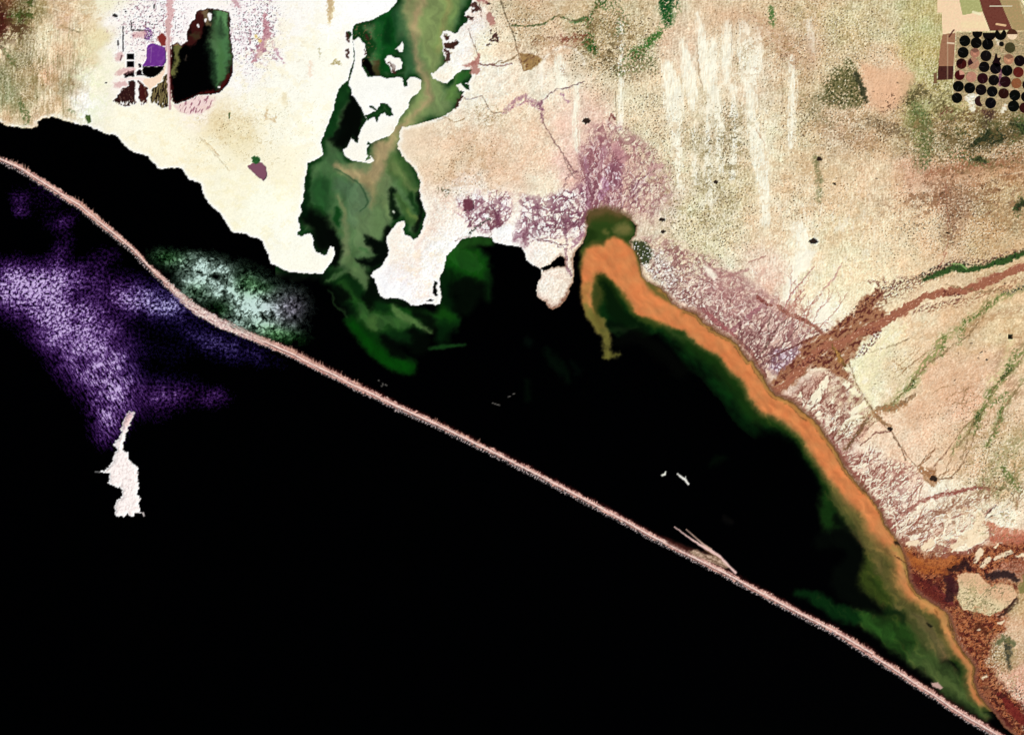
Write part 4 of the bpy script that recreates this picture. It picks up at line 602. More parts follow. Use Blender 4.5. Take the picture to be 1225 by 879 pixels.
# ---------------------------------------------------------------- water
COAST = [(-4000,60),(-300,120),(-20,140)] + T(0,0,3.997,[0,582,20,598,40,605,70,608,110,612,150,615,180,605,180,585,205,570,245,560,280,563,300,575,340,585,380,597,420,600,450,620,470,618,490,635,520,645,545,642,565,655,580,680,610,710,640,730,670,735,700,745,720,765,745,790,752,808,780,812,800,803,830,803,870,805,885,830,900,855,935,868,960,879]) \
 + T(0,180,3.997,[970,200,990,240,1020,275,1050,295,1065,320,1085,350,1110,390,1150,395,1180,400]) \
 + T(300,180,3.997,[0,415,30,418,55,435,70,470,85,500,95,540,130,555,170,578,230,585,300,590,350,588,370,555,390,525,403,495,395,465,378,455,372,470,365,495,350,503,330,490,308,485,300,455,298,420,285,398,265,400,245,410,225,405,222,392,240,378,228,345,228,320,242,295,240,260,252,230,255,180,260,130,270,90,275,60,310,45,345,25]) \
 + T(300,0,3.997,[350,735,340,710,335,680,350,640,370,590,395,530,405,470,430,410,465,385,470,350,485,310,492,280,492,240,490,200,485,160,490,125,520,108,570,100,620,75,660,55,690,20,700,0,720,-200,760,-2600,1160,-2600,1080,-200]) \
 + T(300,0,3.997,[1060,0,1045,40,1025,60,1020,85,1015,120,990,150,975,165,955,150,930,155,912,185,918,215,918,250,925,265,935,295,910,320,880,345,862,355,870,375,900,390,940,400,965,375,985,350,1020,335,1055,335,1055,370,1040,400,1010,395,985,410,1000,435,1020,440,1000,470,990,505,970,525,940,545,900,565,850,580,800,595,750,605,720,610,710,640,712,670,700,685,705,710,720,740,740,765,770,790,790,820,805,860]) \
 + T(300,180,3.997,[800,130,812,150,805,185,812,230,825,265,838,300,828,340,818,380,800,415,780,427,760,410,735,403,730,375,740,350,732,335,700,345,680,370,665,390,650,415,650,440,660,480,655,505,640,525,625,555,590,575,572,598,590,615,605,650,615,690,640,710,680,705,710,710,745,720,765,740,800,740,840,730,880,738,905,735,912,705,905,670,905,640,905,600,920,575,930,540,935,505,960,480,985,455,1000,430,1040,415,1090,410,1150,415,1165,440]) \
 + T(600,180,3.997,[0,450,50,455,95,462,110,490,120,525,150,550,185,565,190,590,185,610,175,630,165,670,175,705,210,725,225,755,245,760,280,745,300,720,322,690,325,660,340,630,350,595,345,560,340,520,355,480,385,450,405,400,412,360,405,320,420,295,440,285,500,280,560,300,610,325,645,360,640,400,610,435,620,465,650,500,665,545,668,590,690,625,730,645,765,660,790,690,810,725,850,755,900,770,935,785,960,820,1000,845,1040,870]) \
 + T(600,380,3.997,[1000,55,1050,80,1100,105,1130,130,1150,165,1180,205]) \
 + T(900,380,3.769,[0,190,20,230,50,265,70,310,100,345,150,365,190,385,230,425,270,455,305,490,330,535,365,580,400,640,420,680,460,730,500,780]) \
 + T(950,580,4.396,[350,0,380,40,420,90,460,150,475,200,510,250,550,300,570,350,590,400,600,460,610,510,640,560,690,600,760,640,810,680,820,740,850,800]) \
 + T(975,700,4.9,[790,190,800,260,830,330,870,390,915,440,940,490,930,540,930,570,960,640,1010,700,1060,760,1110,830,1180,890]) + [(1235,895),(1400,960),(4000,1800),(60000,25000),(60000,60000),(-60000,60000),(-60000,60)]
_, SD = sd_poly(COAST, 1.5, 0, 0, margin=60, win=FULL)
def carve(pts, sign, wf=1.0):
    global SD
    w, d = sd_poly(pts, wf, 0, 0, margin=20)
    SD[w] = np.minimum(SD[w], -d) if sign < 0 else np.maximum(SD[w], d)
    return w, d
ISL = {}
MAIN_I = T(300,0,3.997,[490,195,515,178,545,215,555,265,530,285,530,320,548,345,560,370,620,365,650,375,700,370,720,370,740,400,760,370,790,370,815,385,815,420,800,445,770,465,755,490,755,515,735,535,715,560,705,585,690,615,665,650,620,665,580,685,555,710,555,740,580,750,590,770,570,782,530,775,490,770,460,755,445,735,440,715,460,705,470,680,480,660,500,680,512,685,515,660,525,620,545,590,555,575,540,545,530,520,510,490,495,465,480,455,485,430,468,410,475,370,490,330,495,290,497,250,490,220])
ISL['main'] = carve(MAIN_I, -1)
ISL['ne'] = carve(T(300,0,3.997,[640,285,650,270,665,265,690,275,715,280,725,300,720,330,700,335,690,345,675,350,665,320,645,300]), -1)
ISL['nn'] = carve(T(300,0,3.997,[690,238,712,218,725,200,732,215,725,250,708,250,700,235]), -1)
ISL['east'] = carve(T(500,0,5.863,[158,262,175,225,200,215,240,230,275,250,285,275,262,300,225,298,180,295]), -1)
for p in [T(300,0,3.997,[545,552,570,542,600,530,568,515,570,505,590,510,600,525,620,510,615,495,635,490,655,500,670,520,680,555,650,555,640,540,610,560,605,590,598,585,595,560,555,577]),
          T(300,0,3.997,[555,690,570,700,580,735,575,750,590,755,592,770,600,760,610,730,590,690,560,680]), T(300,0,3.997,[555,725,566,735,570,760,545,770,560,750]),
          T(300,0,3.997,[725,390,745,380,748,410,735,415]), T(300,180,3.997,[870,650,880,625,892,630,888,660,895,690,885,700,868,680]), T(300,180,3.997,[840,718,860,710,875,712,862,722]),
          T(300,0,3.997,[460,150,475,148,482,165,470,190,458,180]), T(500,0,5.863,[325,560,335,590,360,600,360,630,340,625,310,605,300,590]), T(500,0,5.863,[190,250,205,245,215,265,200,275]),
          T(500,0,5.863,[185,310,225,298,262,300,280,285,290,300,250,330,220,345,185,330]),
          [(670.5,305),(676,310),(676,318),(660,320),(650,325),(646,320),(655,318)], T(500,0,5.863,[300,130,330,110,350,130,345,160,310,175]),T(300,180,3.997,[1015,455,1035,452,1040,462,1018,462])]:
    carve(p, 1, 1.6)
# sandbar
BAR = [(-900,-300),(-30,160)] + [(0,190),(25,201),(50,217),(75,233),(95,245),(120,266),(140,282),(158,297),(177,317),(197,336),(214,353),(234,370),(262,386),(295,400)] \
  + T(300,380,3.997,[100,128,200,172,300,225,400,272,500,325,600,372,700,422,800,467,900,512,1000,562,1100,612,1199,660]) + T(600,380,3.997,[100,712,200,762,300,815,400,868]) \
  + T(750,600,4.083,[0,97,100,155,200,205,300,257,400,307,500,357,600,412,700,466,800,520,900,571,1000,622,1100,680,1199,740]) + T(975,700,4.9,[100,255,200,322,300,387,400,448,500,512,600,580,700,642,800,712,900,775,1000,832,1080,880]) + [(1215,893),(1300,940)]
BARW = [3.2 if p[0] < 90 else 3.0 for p in BAR]
for i, p in enumerate(BAR):
    BARW[i] = float(np.interp(p[0], [-40,20,60,110,150,190,215,250,300,380,430,500,600,700,800,850,1000,1100,1200], [2.4,2.4,3.4,3.8,2.5,1.8,4.6,5.4,4.4,3.9,3.4,2.5,2.4,2.7,2.9,3.2,2.8,3.3,3.6]))
A = np.array(BAR); yb = np.interp(X[0], A[:,0], A[:,1])      # the bar's line: sea south of it
SEA = Y > yb[None, :]
on_w = SD > 0
REG[on_w] = np.where(SEA, R_SEA, R_LAGOON)[on_w]
wat = ss(-.5, .5, SD)
# pale beach / dark wet rim on the shores
shore = np.exp(-((SD+2.2)/2.0)**2)*(X < 1000)
eastshore = ss(640, 700, X + .2*(Y-250))
paint(FULL, np.exp(-((SD+2.0)/2.2)**2)*(1-eastshore)*.75*(fbm(X, Y, 6, 223, 2)*.6+.7), C(255,255,246))
paint(FULL, np.exp(-((SD+1.8)/3.0)**2)*eastshore*ss(330, 360, Y)*(.65+.8*fbm(X, Y, 4, 224, 3)), C(134,84,66))
paint(FULL, np.exp(-((SD+.2)/2.0)**2)*eastshore*.6, C(110,74,50))
WCOL = np.zeros((NY, NX, 3), f32)
LAND = COL; COL = WCOL                                   # from here paint() works on the water
# green of the inlet
w = window(330, -2700, 600, 345)
dep = np.clip(SD[w], 0, 60)
base = C(10,44,14) + (C(66,100,56)-C(10,44,14))*ss(0, 11, dep)[..., None]
paint(w, (1-ss(310, 338, Y[w]+6*W2[0][w]))*(1-ss(500, 540, X[w]-.0*Y[w])*(Y[w] > 190)), base)
def flow(col, pts, wid, soft=6, op=.9, wf=2, wm=5, wl=0, tex=.0, seed=231, ang=90, st=4):
    w, d = stroke(smoothline(pts, 3), np.interp(np.arange(len(pts)*3-2)/3, np.arange(len(pts)), wid), wf, wm, wl, soft)
    a = ss(-soft, soft, d)*op
    if tex: a = a*(1 - tex*ss(-.3, .4, fbm(X[w]+8*W2[0][w], Y[w]+8*W2[1][w], 7, seed, 3, ang, st)))
    paint(w, a, C(*col))
R_GP = R_INLET
q = T(300,0,3.997,[890,-120,860,60,870,200,870,330,860,420,820,500,730,600,660,700,600,790,560,879])
flow((112,132,76), q, [26,24,18,9,14,14,10,9,14,20], 9, .95)
flow((104,130,68), T(300,0,3.997,[960,0,940,120,900,240]), [10,10,6], 5, .8, tex=.3)
flow((106,128,76), T(300,0,3.997,[860,430,900,520,960,450]), [12,10,6], 7, .8)
flow((72,108,48), T(300,0,3.997,[1000,360,960,450,980,470]), [6,6,5], 4, .8)
flow((30,82,26), T(300,0,3.997,[995,390,1030,350]), [5,4], 3, .9)
flow((158,138,98), T(300,0,3.997,[850,-60,800,40,780,150,775,240,820,350,850,450,830,500,740,590,680,650,640,750,560,800,480,800,400,780]), [4,5,6,5,4,4,3,3,4,9,8,4,2], 5, .85, tex=.25)
flow((138,134,88), T(300,0,3.997,[760,-20,740,120,730,160]), [6,5,4], 6, .7)
flow((140,134,80), T(300,0,3.997,[940,0,930,100,900,250]), [3,3,2], 4, .6, tex=.3)
flow((10,62,20), T(300,0,3.997,[640,80,650,200,640,320]), [16,13,8], 4, .95)
flow((20,86,28), T(300,0,3.997,[600,120,615,200,600,270]), [3,4,3], 5, .8)
flow((6,40,14), T(300,0,3.997,[650,90,660,200]), [3,4], 4, .8)
flow((30,74,38), T(300,0,3.997,[700,60,760,300,745,360]), [6,7,4], 5, .7)
flow((12,52,18), T(300,0,3.997,[520,140,580,220]), [5,6], 3, .9)
flow((3,3,3), T(300,0,3.997,[545,300,570,330,575,360]), [5,5,4], 1.5, 1)
flow((64,48,28), T(300,0,3.997,[600,300,605,350]), [3,4], 2.5, .8)
flow((3,6,3), T(300,0,3.997,[490,480,490,560,460,620,430,690]), [7,13,12,8], 5, 1)
flow((3,6,3), T(300,0,3.997,[500,600,505,670]), [6,3], 2, 1)
flow((3,8,4), T(300,0,3.997,[410,640,400,660]), [6,6], 4, .9)
flow((10,46,16), T(300,0,3.997,[450,410,440,470,400,560,370,640]), [4,5,6,5], 3, .85)
flow((4,8,4), T(300,0,3.997,[480,230,482,330]), [.8,1], 1, .7)
# lower basin
def B(p): return T(340, 180, 5.494, p)
flow((56,92,50), B([330,60,330,200,450,400,400,600]), [12,24,28,20], 8, .95)
flow((18,62,22), B([240,240,220,420]), [14,12], 8, .8)
flow((84,110,68), B([560,150,600,300,560,450,520,600]), [22,26,24,14], 8, .95, tex=.15)
flow((92,112,68), B([650,60,640,200,620,330]), [14,12,8], 8, .8)
flow((148,132,92), B([640,-20,620,100,560,190,500,170,400,140,340,100]), [9,9,9,7,4,3], 5, .9, wm=3)
flow((132,122,80), B([540,200,580,290,570,360]), [7,6,3], 5, .8, wm=3)
flow((70,100,70), B([380,240,480,280,520,350,480,390]), [9,11,7,4], 7, .6, wm=5)
flow((32,66,36), B([330,120,420,170,500,230,540,320,540,360,500,400]), [.6,.9,.9,.9,.8,.6], 1.0, .8, wf=1, wm=2)
flow((78,108,72), B([440,330,450,470]), [5,6], 6, .7)
flow((104,114,72), B([345,300,390,380,400,480,400,600,420,720,470,790]), [2.5,2.5,2.5,3,4,3], 2.5, .75, wm=3)
flow((90,112,70), B([400,500,410,620,400,720]), [3,4,6], 4, .7)
flow((60,96,46), B([310,400,330,520,370,530]), [1.5,2,2], 3, .8)
flow((8,48,14), B([350,400,350,480]), [3.5,4], 3, .85)
flow((76,104,60), B([620,330,640,430,600,560,560,620]), [7,9,8,4], 6, .8, tex=.2)
flow((96,116,68), B([650,340,700,440]), [3,2], 3, .5)
flow((48,84,34), B([750,100,800,180,830,250]), [14,10,9], 6, .85)
flow((94,112,62), B([720,100,790,190,820,240,870,260]), [6,4,3,2], 5, .7)
flow((5,16,6), B([720,270,700,320,715,380,740,430]), [3.5,3,4,5], 3, .95, wm=3)
flow((10,36,12), B([830,290,870,400]), [4,4], 4, .8)
flow((50,86,34), B([740,300,800,390,850,470]), [2.5,5,6], 3.5, .85, wm=3)
flow((92,112,52), B([810,390,870,460]), [1.5,2], 2.5, .7)
flow((3,8,4), B([890,280,900,400,860,520]), [3,3,4], 3, .85)
flow((3,7,3), B([150,430,230,480,250,600]), [10,13,12], 7, 1, wm=3)
flow((3,6,3), B([300,560,340,640,320,720]), [8,8,8], 4, 1, wm=3)
flow((4,24,8), B([150,150,140,300,130,400]), [3,4,6], 4, .8)
flow((3,8,4), B([560,590,620,640,660,690,580,740,480,720]), [5,9,8,6,2.5], 3.5, 1, wm=4)
flow((3,8,4), B([680,520,690,650]), [5,8], 4, .95)
flow((3,14,5), B([525,560,545,600]), [1.2,2.5], 2, .9, wm=3)
flow((46,88,42), B([500,640,550,670]), [1.5,1.2], 2, .8, wm=3)
flow((60,92,48), B([470,640,440,710]), [4,4], 4, .7)
line((180,190,170), B([716,402,722,408]), 1, .6)
# the green plume that pours into the lagoon
def G(p): return T(380, 300, 5.104, p)
flow((10,40,12), G([60,170,140,170,220,250,300,330,420,420,560,480]), [4,12,16,22,24,16], 9, .9)
flow((8,44,8), G([200,430,330,560,450,660,560,700]), [7,12,12,9], 4, .9, wm=2)
flow((6,58,6), G([220,450,330,590,450,680,560,720]), [3,6,8,7], 5, .8, wm=2)
flow((46,90,34), G([280,380,380,430,470,430,560,450]), [9,10,8,5], 6, .8, tex=.3, ang=30)
flow((54,88,36), G([330,420,350,480]), [6,4], 5, .7)
flow((74,104,58), G([190,60,240,120,280,180,300,230]), [6,8,6,3], 3.5, .85, wm=3)
flow((62,94,50), G([60,180,150,130,230,90]), [2,3,4], 3, .7)
flow((30,70,24), G([150,200,200,270,260,340]), [5,6,6], 5, .8)
flow((18,62,16), G([480,340,560,380,700,420,800,420]), [10,6,8,10], 6, .85)
flow((70,104,50), G([470,350,520,400,600,440,690,490]), [5,5,4,2], 3, .85, wm=3)
flow((14,58,14), G([770,90,840,40,900,60,960,40,1010,90,1020,160]), [5,12,16,12,8,6], 6, .95)
flow((20,66,10), G([800,30,860,20,960,20]), [4,5,4], 5, .7)
flow((10,48,10), G([790,110,900,150,980,110]), [12,12,10], 10, .8, tex=.35, seed=235)
flow((16,70,12), G([800,20,900,60,980,120]), [8,13,12], 7, .8)
flow((6,32,8), G([760,180,780,300,800,420,760,520]), [8,8,10,8], 6, .8)
flow((18,68,12), G([760,370,800,400]), [7,6], 6, .8)
flow((10,36,10), G([1030,150,1040,280]), [5,4], 6, .7)
flow((3,9,3), G([860,240,960,220,900,330]), [10,10,12], 6, .95)
flow((22,62,22), G([680,600,760,585,900,575]), [1.5,3,1.2], 2, .8, wf=1, wm=1)
flow((3,9,3), G([600,380,700,440]), [4,6], 4, .9)
flow((2,5,2), G([400,530,470,600,520,640]), [4,7,5], 4, .9)
flow((2,6,2), G([580,500,640,560,600,600]), [6,9,7], 5, .95)
flow((2,6,2), G([90,260,170,280,130,230]), [4,6,4], 4, .9)
flow((2,8,2), G([290,280,320,330,330,250]), [4,6,6], 4, .9)
flow((4,10,4), G([330,190,350,270,420,300,540,330]), [4,4,3,3], 3, .85, wm=1)
flow((36,64,30), G([60,250,120,330,180,400]), [.6,1.2,.8], 2, .7)
flow((26,66,20), T(300,180,3.997,[1000,460,1060,430,1140,430]), [5,7,5], 5, .9)
# faint wisps in the open lagoon
for c, p, wd in [((4,16,6),T(600,380,3.997,[210,150,260,220,320,300]),[2,5,3]),((5,14,8),T(600,380,3.997,[120,110,135,120]),[4,4]),((3,12,4),T(600,380,3.997,[120,310,125,380]),[3,4]),((3,10,5),T(600,380,3.997,[340,220,370,260]),[4,3]),((4,14,4),T(600,380,3.997,[1010,700,1060,670]),[3,3]),((16,14,12),T(750,600,4.083,[480,80,500,100]),[2,2])]:
    flow(c, p, wd, 5, .7)
# the orange plume along the eastern shore
def O(p): return T(600, 180, 3.997, p)
w = window(690, 240, 790, 320)
green_edge = [O([400,470,420,380,440,330,520,310,600,340,640,400,600,480]), ]
w, d = sd_poly(O([380,560,385,480,395,420,410,370,415,300,480,260,560,280,630,330,660,400,700,470,730,520,660,570,600,470,520,440,440,450,400,520]), 2, 4)
paint(w, ss(-4, 4, d)*.95, C(46,70,24))
w, d = sd_poly(O([410,340,420,300,480,270,560,285,620,320,600,345,500,330]), 2, 4); paint(w, ss(-5, 5, d)*.8, C(92,70,36))
flow((28,48,14), O([430,400,420,440]), [6,5], 5, .8); flow((110,90,56), O([430,300,500,285,570,300]), [4,5,4], 4, .7); flow((128,118,66), O([560,380,600,380]), [6,5], 5, .8); flow((120,112,58), O([490,390,500,400]), [3,3], 3, .6); flow((14,50,16), O([640,460,690,500,680,520]), [4,8,7], 4, .9, wm=5)
EAST = [O([560,440,620,500,660,600,700,680,780,740,860,790,960,850]) , T(600,380,3.997,[900,60,990,110,1060,150,1120,210,1180,280]), T(900,380,3.769,[20,300,90,380,160,430,230,500,290,570,340,650,400,740,450,829]), T(950,580,4.396,[280,40,350,120,400,180,440,250,490,330,540,420,580,510,620,570,690,620,750,680,790,760,840,840]), T(975,700,4.9,[830,350,880,420,920,480])]
path = [p for s in EAST for p in s]
wo = np.interp([p[0] for p in path], [735,760,800,860,900,940,990,1020,1040,1060,1075,1090,1110,1130,1150,1170], [12,11,12,13,13,12,12,10,9,8,7,5,5,4.5,4.5,4])
olive = [(p[0]-k, p[1]+k*.45) for p, k in zip(path, np.interp([p[0] for p in path], [735,860,1000,1060,1170], [4,13,13,18,16]))]
w = window(745, 320, 1200, 850)
SDw = SD[w] + 2.2*W2[0][w] + 3*W3[0][w]; Xw = X[w]; on = (SD[w] > -3) & (SD[w] < 58) & (X[w] + .6*(Y[w]-340) > 762)
kx = [770,800,820,860,900,930,960,990,1010,1040,1060,1080,1100,1130,1150,1170,1185]
def band(v): return np.interp(Xw, kx, v)
wo_ = band([24,23,22,23,23,24,24,23,22,19,14,10,8,9,8,6,0]); wol = band([3,3,3,4,6,6,6,8,12,15,16,14,11,8,6,4,2]); wg = band([10,20,30,36,30,12,7,10,20,16,14,10,8,4,2,1,1])
paint(w, on*(1-ss(wo_+wol+wg-12, wo_+wol+wg+4, SDw))*(.55+.6*fbm(Xw, Y[w], 12, 271, 3, 45, 2))*ss(wo_-4, wo_+2, SDw), C(10,54,14))
paint(w, on*(1-ss(wo_+wol+2, wo_+wol+wg*.6+3, SDw))*.8, C(26,54,14))
# the broad green-olive apron in the south-east
def D(p): return T(950, 580, 4.396, p)
flow((20,50,14), D([160,60,180,160,190,240,260,220]), [7,9,6,4], 6, .95)
flow((96,88,48), D([220,60,290,160,340,260,380,340,400,420]), [6,9,12,14,14], 7, .85, tex=.3, ang=60)
flow((120,96,58), D([260,40,330,160,390,260,430,380,470,470]), [4,6,7,8,7], 5, .7, tex=.3, ang=60)
flow((52,66,22), D([370,380,380,500,450,560,540,620,640,700,720,800]), [9,14,16,20,22,22], 8, .95, tex=.2, ang=50)
flow((34,66,22), D([330,680,450,740,560,800,680,860]), [9,14,20,22], 7, .95, tex=.25, ang=50)
flow((44,86,30), D([340,690,420,740,520,810]), [5,7,6], 6, .7)
flow((8,40,12), D([20,570,120,600,220,660,320,700]), [4,8,9,8], 5, .95)
flow((92,86,50), D([560,640,640,700,700,790,760,870]), [9,12,14,14], 8, .75, tex=.3, ang=60)
flow((112,96,62), D([650,680,720,770,780,870]), [5,8,8], 6, .6)
flow((66,88,42), T(975,700,4.9,[600,420,720,500,820,600,920,690,1000,760]), [12,14,14,9,5], 7, .9, tex=.2, ang=50)
flow((84,100,52), T(975,700,4.9,[640,460,760,560,880,650]), [5,6,4], 5, .6)
flow((40,60,24), T(975,700,4.9,[860,480,900,560]), [5,4], 5, .8)
flow((3,6,3), D([150,290,250,280,320,340,310,420,260,500,330,600,450,650]), [10,12,10,12,16,10,5], 6, 1, wm=4)
flow((4,9,4), D([220,170,280,240]), [3,4], 4, .8)
flow((6,26,8), D([480,660,560,680,580,720]), [4,4,3], 4, .75)
flow((10,12,8), T(975,700,4.9,[655,220,680,240]), [1.2,1.6], 1.5, .9)
w = window(745, 320, 1200, 850)
st_ = fbm(Xw+6*W2[0][w], Y[w]+6*W2[1][w], 5, 273, 3, 55, 7)
paint(w, on*(1-ss(wo_+wol-4, wo_+wol+4, SDw))*.85, C(98,92,46)*(1-ss(1030, 1060, Xw)[..., None])+C(92,86,44)*ss(1030, 1060, Xw)[..., None])
paint(w, on*(1-ss(wo_-1, wo_+wol*.75, SDw))*.9, C(164,118,68))
low = ss(1030, 1080, Xw)[..., None]
paint(w, on*(1-ss(wo_-3.5, wo_+3, SDw)), C(216,132,78)*(1-low)+C(204,136,82)*low)
paint(w, on*(1-ss(wo_-3.5, wo_+3, SDw))*ss(.0,.5,st_)*ss(940,1010,Xw)*.4, C(190,116,70)); paint(w, on*(1-ss(wo_-3.5, wo_+3, SDw))*ss(.1,.5,-st_)*ss(940,1010,Xw)*.3, C(228,148,94))
rimw = band([3,3,3,3,4,5,6,4,3,2,2,3,3,2,2,2,2])
paint(w, on*(1-ss(rimw*.6, rimw+2, SD[w]+1.5*W1[0][w]))*.8, C(166,126,66)); paint(w, on*np.exp(-((SD[w]-rimw-.5)/.6)**2)*.65*ss(-.3,.2,fbm(Xw,Y[w],9,275,2)+.15), C(96,70,36)); paint(w, on*np.exp(-((SD[w]-.5)/1.0)**2)*.7, C(84,60,34))
w, d = sd_poly(O([395,470,470,560,560,640,640,760,780,860,700,879,560,879,520,860,470,830,430,740,400,640]), 2, 4); paint(w, ss(-4, 4, d)*.9, C(10,44,12))
w, d = sd_poly(O([385,480,440,440,620,440,690,600,800,720,860,780,800,850,700,815,620,760,560,680,530,640,500,620,470,615,450,640,445,700,450,790,410,790,385,700]), 1, 3); paint(w, ss(-5, 4, d)*.9, C(92,92,40))
w, d = sd_poly(O([385,560,390,510,412,470,440,460,490,455,505,425,540,415,575,425,600,455,625,475,645,510,655,550,665,600,690,640,740,690,800,730,860,765,860,860,800,840,720,805,650,785,610,740,580,680,550,640,510,602,480,592,450,605,436,650,430,700,438,770,420,780,398,740,386,680,382,620]), 1, 2); paint(w, ss(-3.4, 3.0, d), C(216,132,78))
flow((176,124,66), O([410,640,400,720,430,780]), [5,4.5,4], 3.5, .9, wm=2)
flow((128,116,56), O([400,740,430,800,470,860]), [3,4.5,5], 3, .95, wm=2)
flow((118,112,52), T(600,380,3.997,[420,-30,470,30,500,80,500,130,500,175]), [4,6.5,5,4.4,3.6], 4, .95, wf=3, wm=3, tex=.25, ang=80)
flow((112,108,48), T(600,380,3.997,[495,182,560,178]), [2.4,2.2], 3.4, .85, wf=3, wm=2)
flow((148,126,66), T(600,380,3.997,[470,10,500,60]), [2,2], 3, .5)
flow((96,84,36), O([455,600,470,680,450,780,480,850]), [4,5,4,4], 5, .6, wm=3)
flow((26,44,10), O([470,600,500,640,520,700,550,760]), [3,7,9,7], 4, .9, wm=2)
flow((6,24,6), O([490,630,515,690,545,770,600,820,680,860]), [3,6,9,10,8], 4.5, .95, wm=3)
flow((60,74,24), O([590,700,640,790,740,840]), [2.5,3,3], 3.5, .6)
flow((3,12,4), O([520,830,600,870]), [5,6], 4, .8)
flow((44,66,30), T(600,380,3.997,[480,60,560,60,640,40]), [1,2.5,1], 4, .35)
flow((3,4,2), T(600,380,3.997,[560,110,640,90,760,160,860,260]), [6,9,8,8], 6, .9)
flow((60,78,36), T(600,380,3.997,[790,50,840,90,900,110]), [2,3,2], 5, .6)
flow((172,138,76), D([520,330,560,380,580,430]), [3,3,2], 2.5, .8)
flow((204,142,82), D([680,620,740,660,780,700,800,760]), [4,5,4,3], 3, .8)
flow((30,20,14), D([535,308,560,310]), [2.2,2], 1.5, .9); line((60,36,20), D([530,370,560,395,590,410]), .7, 1.5, op=.8); line((120,80,40), D([740,655,755,680]), .9, 1.5, op=.8)
w = window(680, 270, 1190, 850); isor = ss(.5, .62, COL[w][..., 0])
vv = fbm(X[w]+5*W2[0][w], Y[w]+5*W2[1][w], 9, 281, 4, 50, 2.5)
COL[w] = COL[w]*(.98+isor*vv*.16)[..., None] + (isor*fbm(X[w], Y[w], 20, 283, 3))[..., None]*C(-8, 10, 8)
w = window(900, 480, 1200, 879); vv = fbm(X[w]+8*W2[0][w]+3*W1[0][w], Y[w]+8*W2[1][w]+3*W1[1][w], 7, 286, 4, 52, 4)
no = 1-ss(.5, .68, COL[w][..., 0])*.75
COL[w] = COL[w]*(1+vv*.34*no)[..., None] + (ss(.1,.5,vv)*(COL[w].max(-1) > .12)*no)[..., None]*C(14, 4, 4)
w = window(330, -25, 620, 460); vv = fbm(X[w]+10*W2[0][w]+4*W1[0][w], Y[w]+10*W2[1][w]+4*W1[1][w], 6, 285, 4, 80, 3)     # filaments drawn out by the current
vv = .5*vv + .9*fbm(X[w]+9*W2[0][w], Y[w]+9*W2[1][w], 13, 289, 3, 80, 2)
COL[w] = np.clip(COL[w]*(1.08+vv*.26)[..., None] + (COL[w].max(-1) > .25)[..., None]*C(8,4,8), 0, 1)
# which water is which
Wb = COL; lum = Wb.max(-1)
R_PLUME = region('sediment_plume', 'long orange-brown plume of muddy water hugging the eastern lagoon shore', 'sediment plume', kind='stuff', mat='water')
R_GREEN = region('algae_plume', 'swirling green tongue of water spreading from the inlet mouth into the black lagoon', 'algae plume', kind='stuff', mat='water')
R_SGREEN = region('algae_plume', 'olive green shallows between the orange plume and the sandbar', 'algae plume', kind='stuff', mat='water')
R_FING = region('sediment_plume', 'narrow mustard yellow finger hanging south from the orange plume', 'sediment plume', kind='stuff', mat='water')
lag = (REG == R_LAGOON)
REG[lag & (X < 560) & (Y < 318) & (X > 340)] = R_INLET
REG[lag & (Y < 160)& (X > 380)] = R_INLET
lag = (REG == R_LAGOON)
orange = (Wb[..., 0] > .55) & (Wb[..., 0] > 1.3*Wb[..., 1])
REG[lag & orange & (X > 680)] = R_PLUME
REG[lag & ~orange & (lum > .10) & (X < 660)] = R_GREEN
REG[lag & ~orange & (lum > .10) & (X >= 690) & (X < 752) & (Y > 362)] = R_FING
REG[lag & ~orange & (lum > .10) & (X >= 820)] = R_SGREEN
# surf-pale specks: sandbar, its fringes and islets, all painted into the same map
COL = LAND
COL[:] = LAND*(1-wat[..., None]) + WCOL*wat[..., None]
w, d = stroke(O([416,350,425,305,480,280,560,292,620,325]), [3,4,4,3,2], 2, 3, 0, 5); paint(w, ss(-5, 4, d + 3*fbm(X[w], Y[w], 3, 287, 3))*.7, C(92,74,42))
w, d = stroke(O([440,330,500,320,580,335]), [3,4,3], 2, 3, 0, 4); paint(w, ss(-4, 4, d)*.5, C(44,66,22))
# dark rims on inlet flats
for p, wd in [(T(500,0,5.863,[375,40,400,30,420,60,385,80]),[2,3,3,2]),(T(500,0,5.863,[480,20,500,30]),[1.5,2]),(T(500,0,5.863,[190,250,205,270]),[2,2.5]),(T(500,0,5.863,[200,320,240,320,270,300]),[3,4,2]),(T(500,0,5.863,[190,350,215,380,205,420]),[1.5,2,3]),(T(500,0,5.863,[525,265,545,245,560,290,510,285]),[2,2.2,1.5,1.5]),
              (T(500,0,5.863,[490,320,500,312]),[1.6,1]),(T(500,0,5.863,[510,215,515,240]),[.8,.8]),(T(500,0,5.863,[265,760,285,710,310,680]),[1,2,1.5]),(T(500,0,5.863,[350,120,380,135]),[2,2]),(T(300,0,3.997,[460,165,468,200]),[2.5,1]),(T(300,0,3.997,[460,240,465,275]),[1.6,1.8]),(T(300,0,3.997,[660,300,680,320,685,345]),[1.2,2,2]),
              (T(300,0,3.997,[545,240,550,262]),[1,1.2]),(T(300,0,3.997,[550,170,560,190]),[1.5,1.5])]:
    w, d = stroke(p, wd, 2.2, 0, 0, 1); paint(w, ss(-1, 1, d+1.2*fbm(X[w], Y[w], 2, 241, 2))*.92, C(62,30,26))
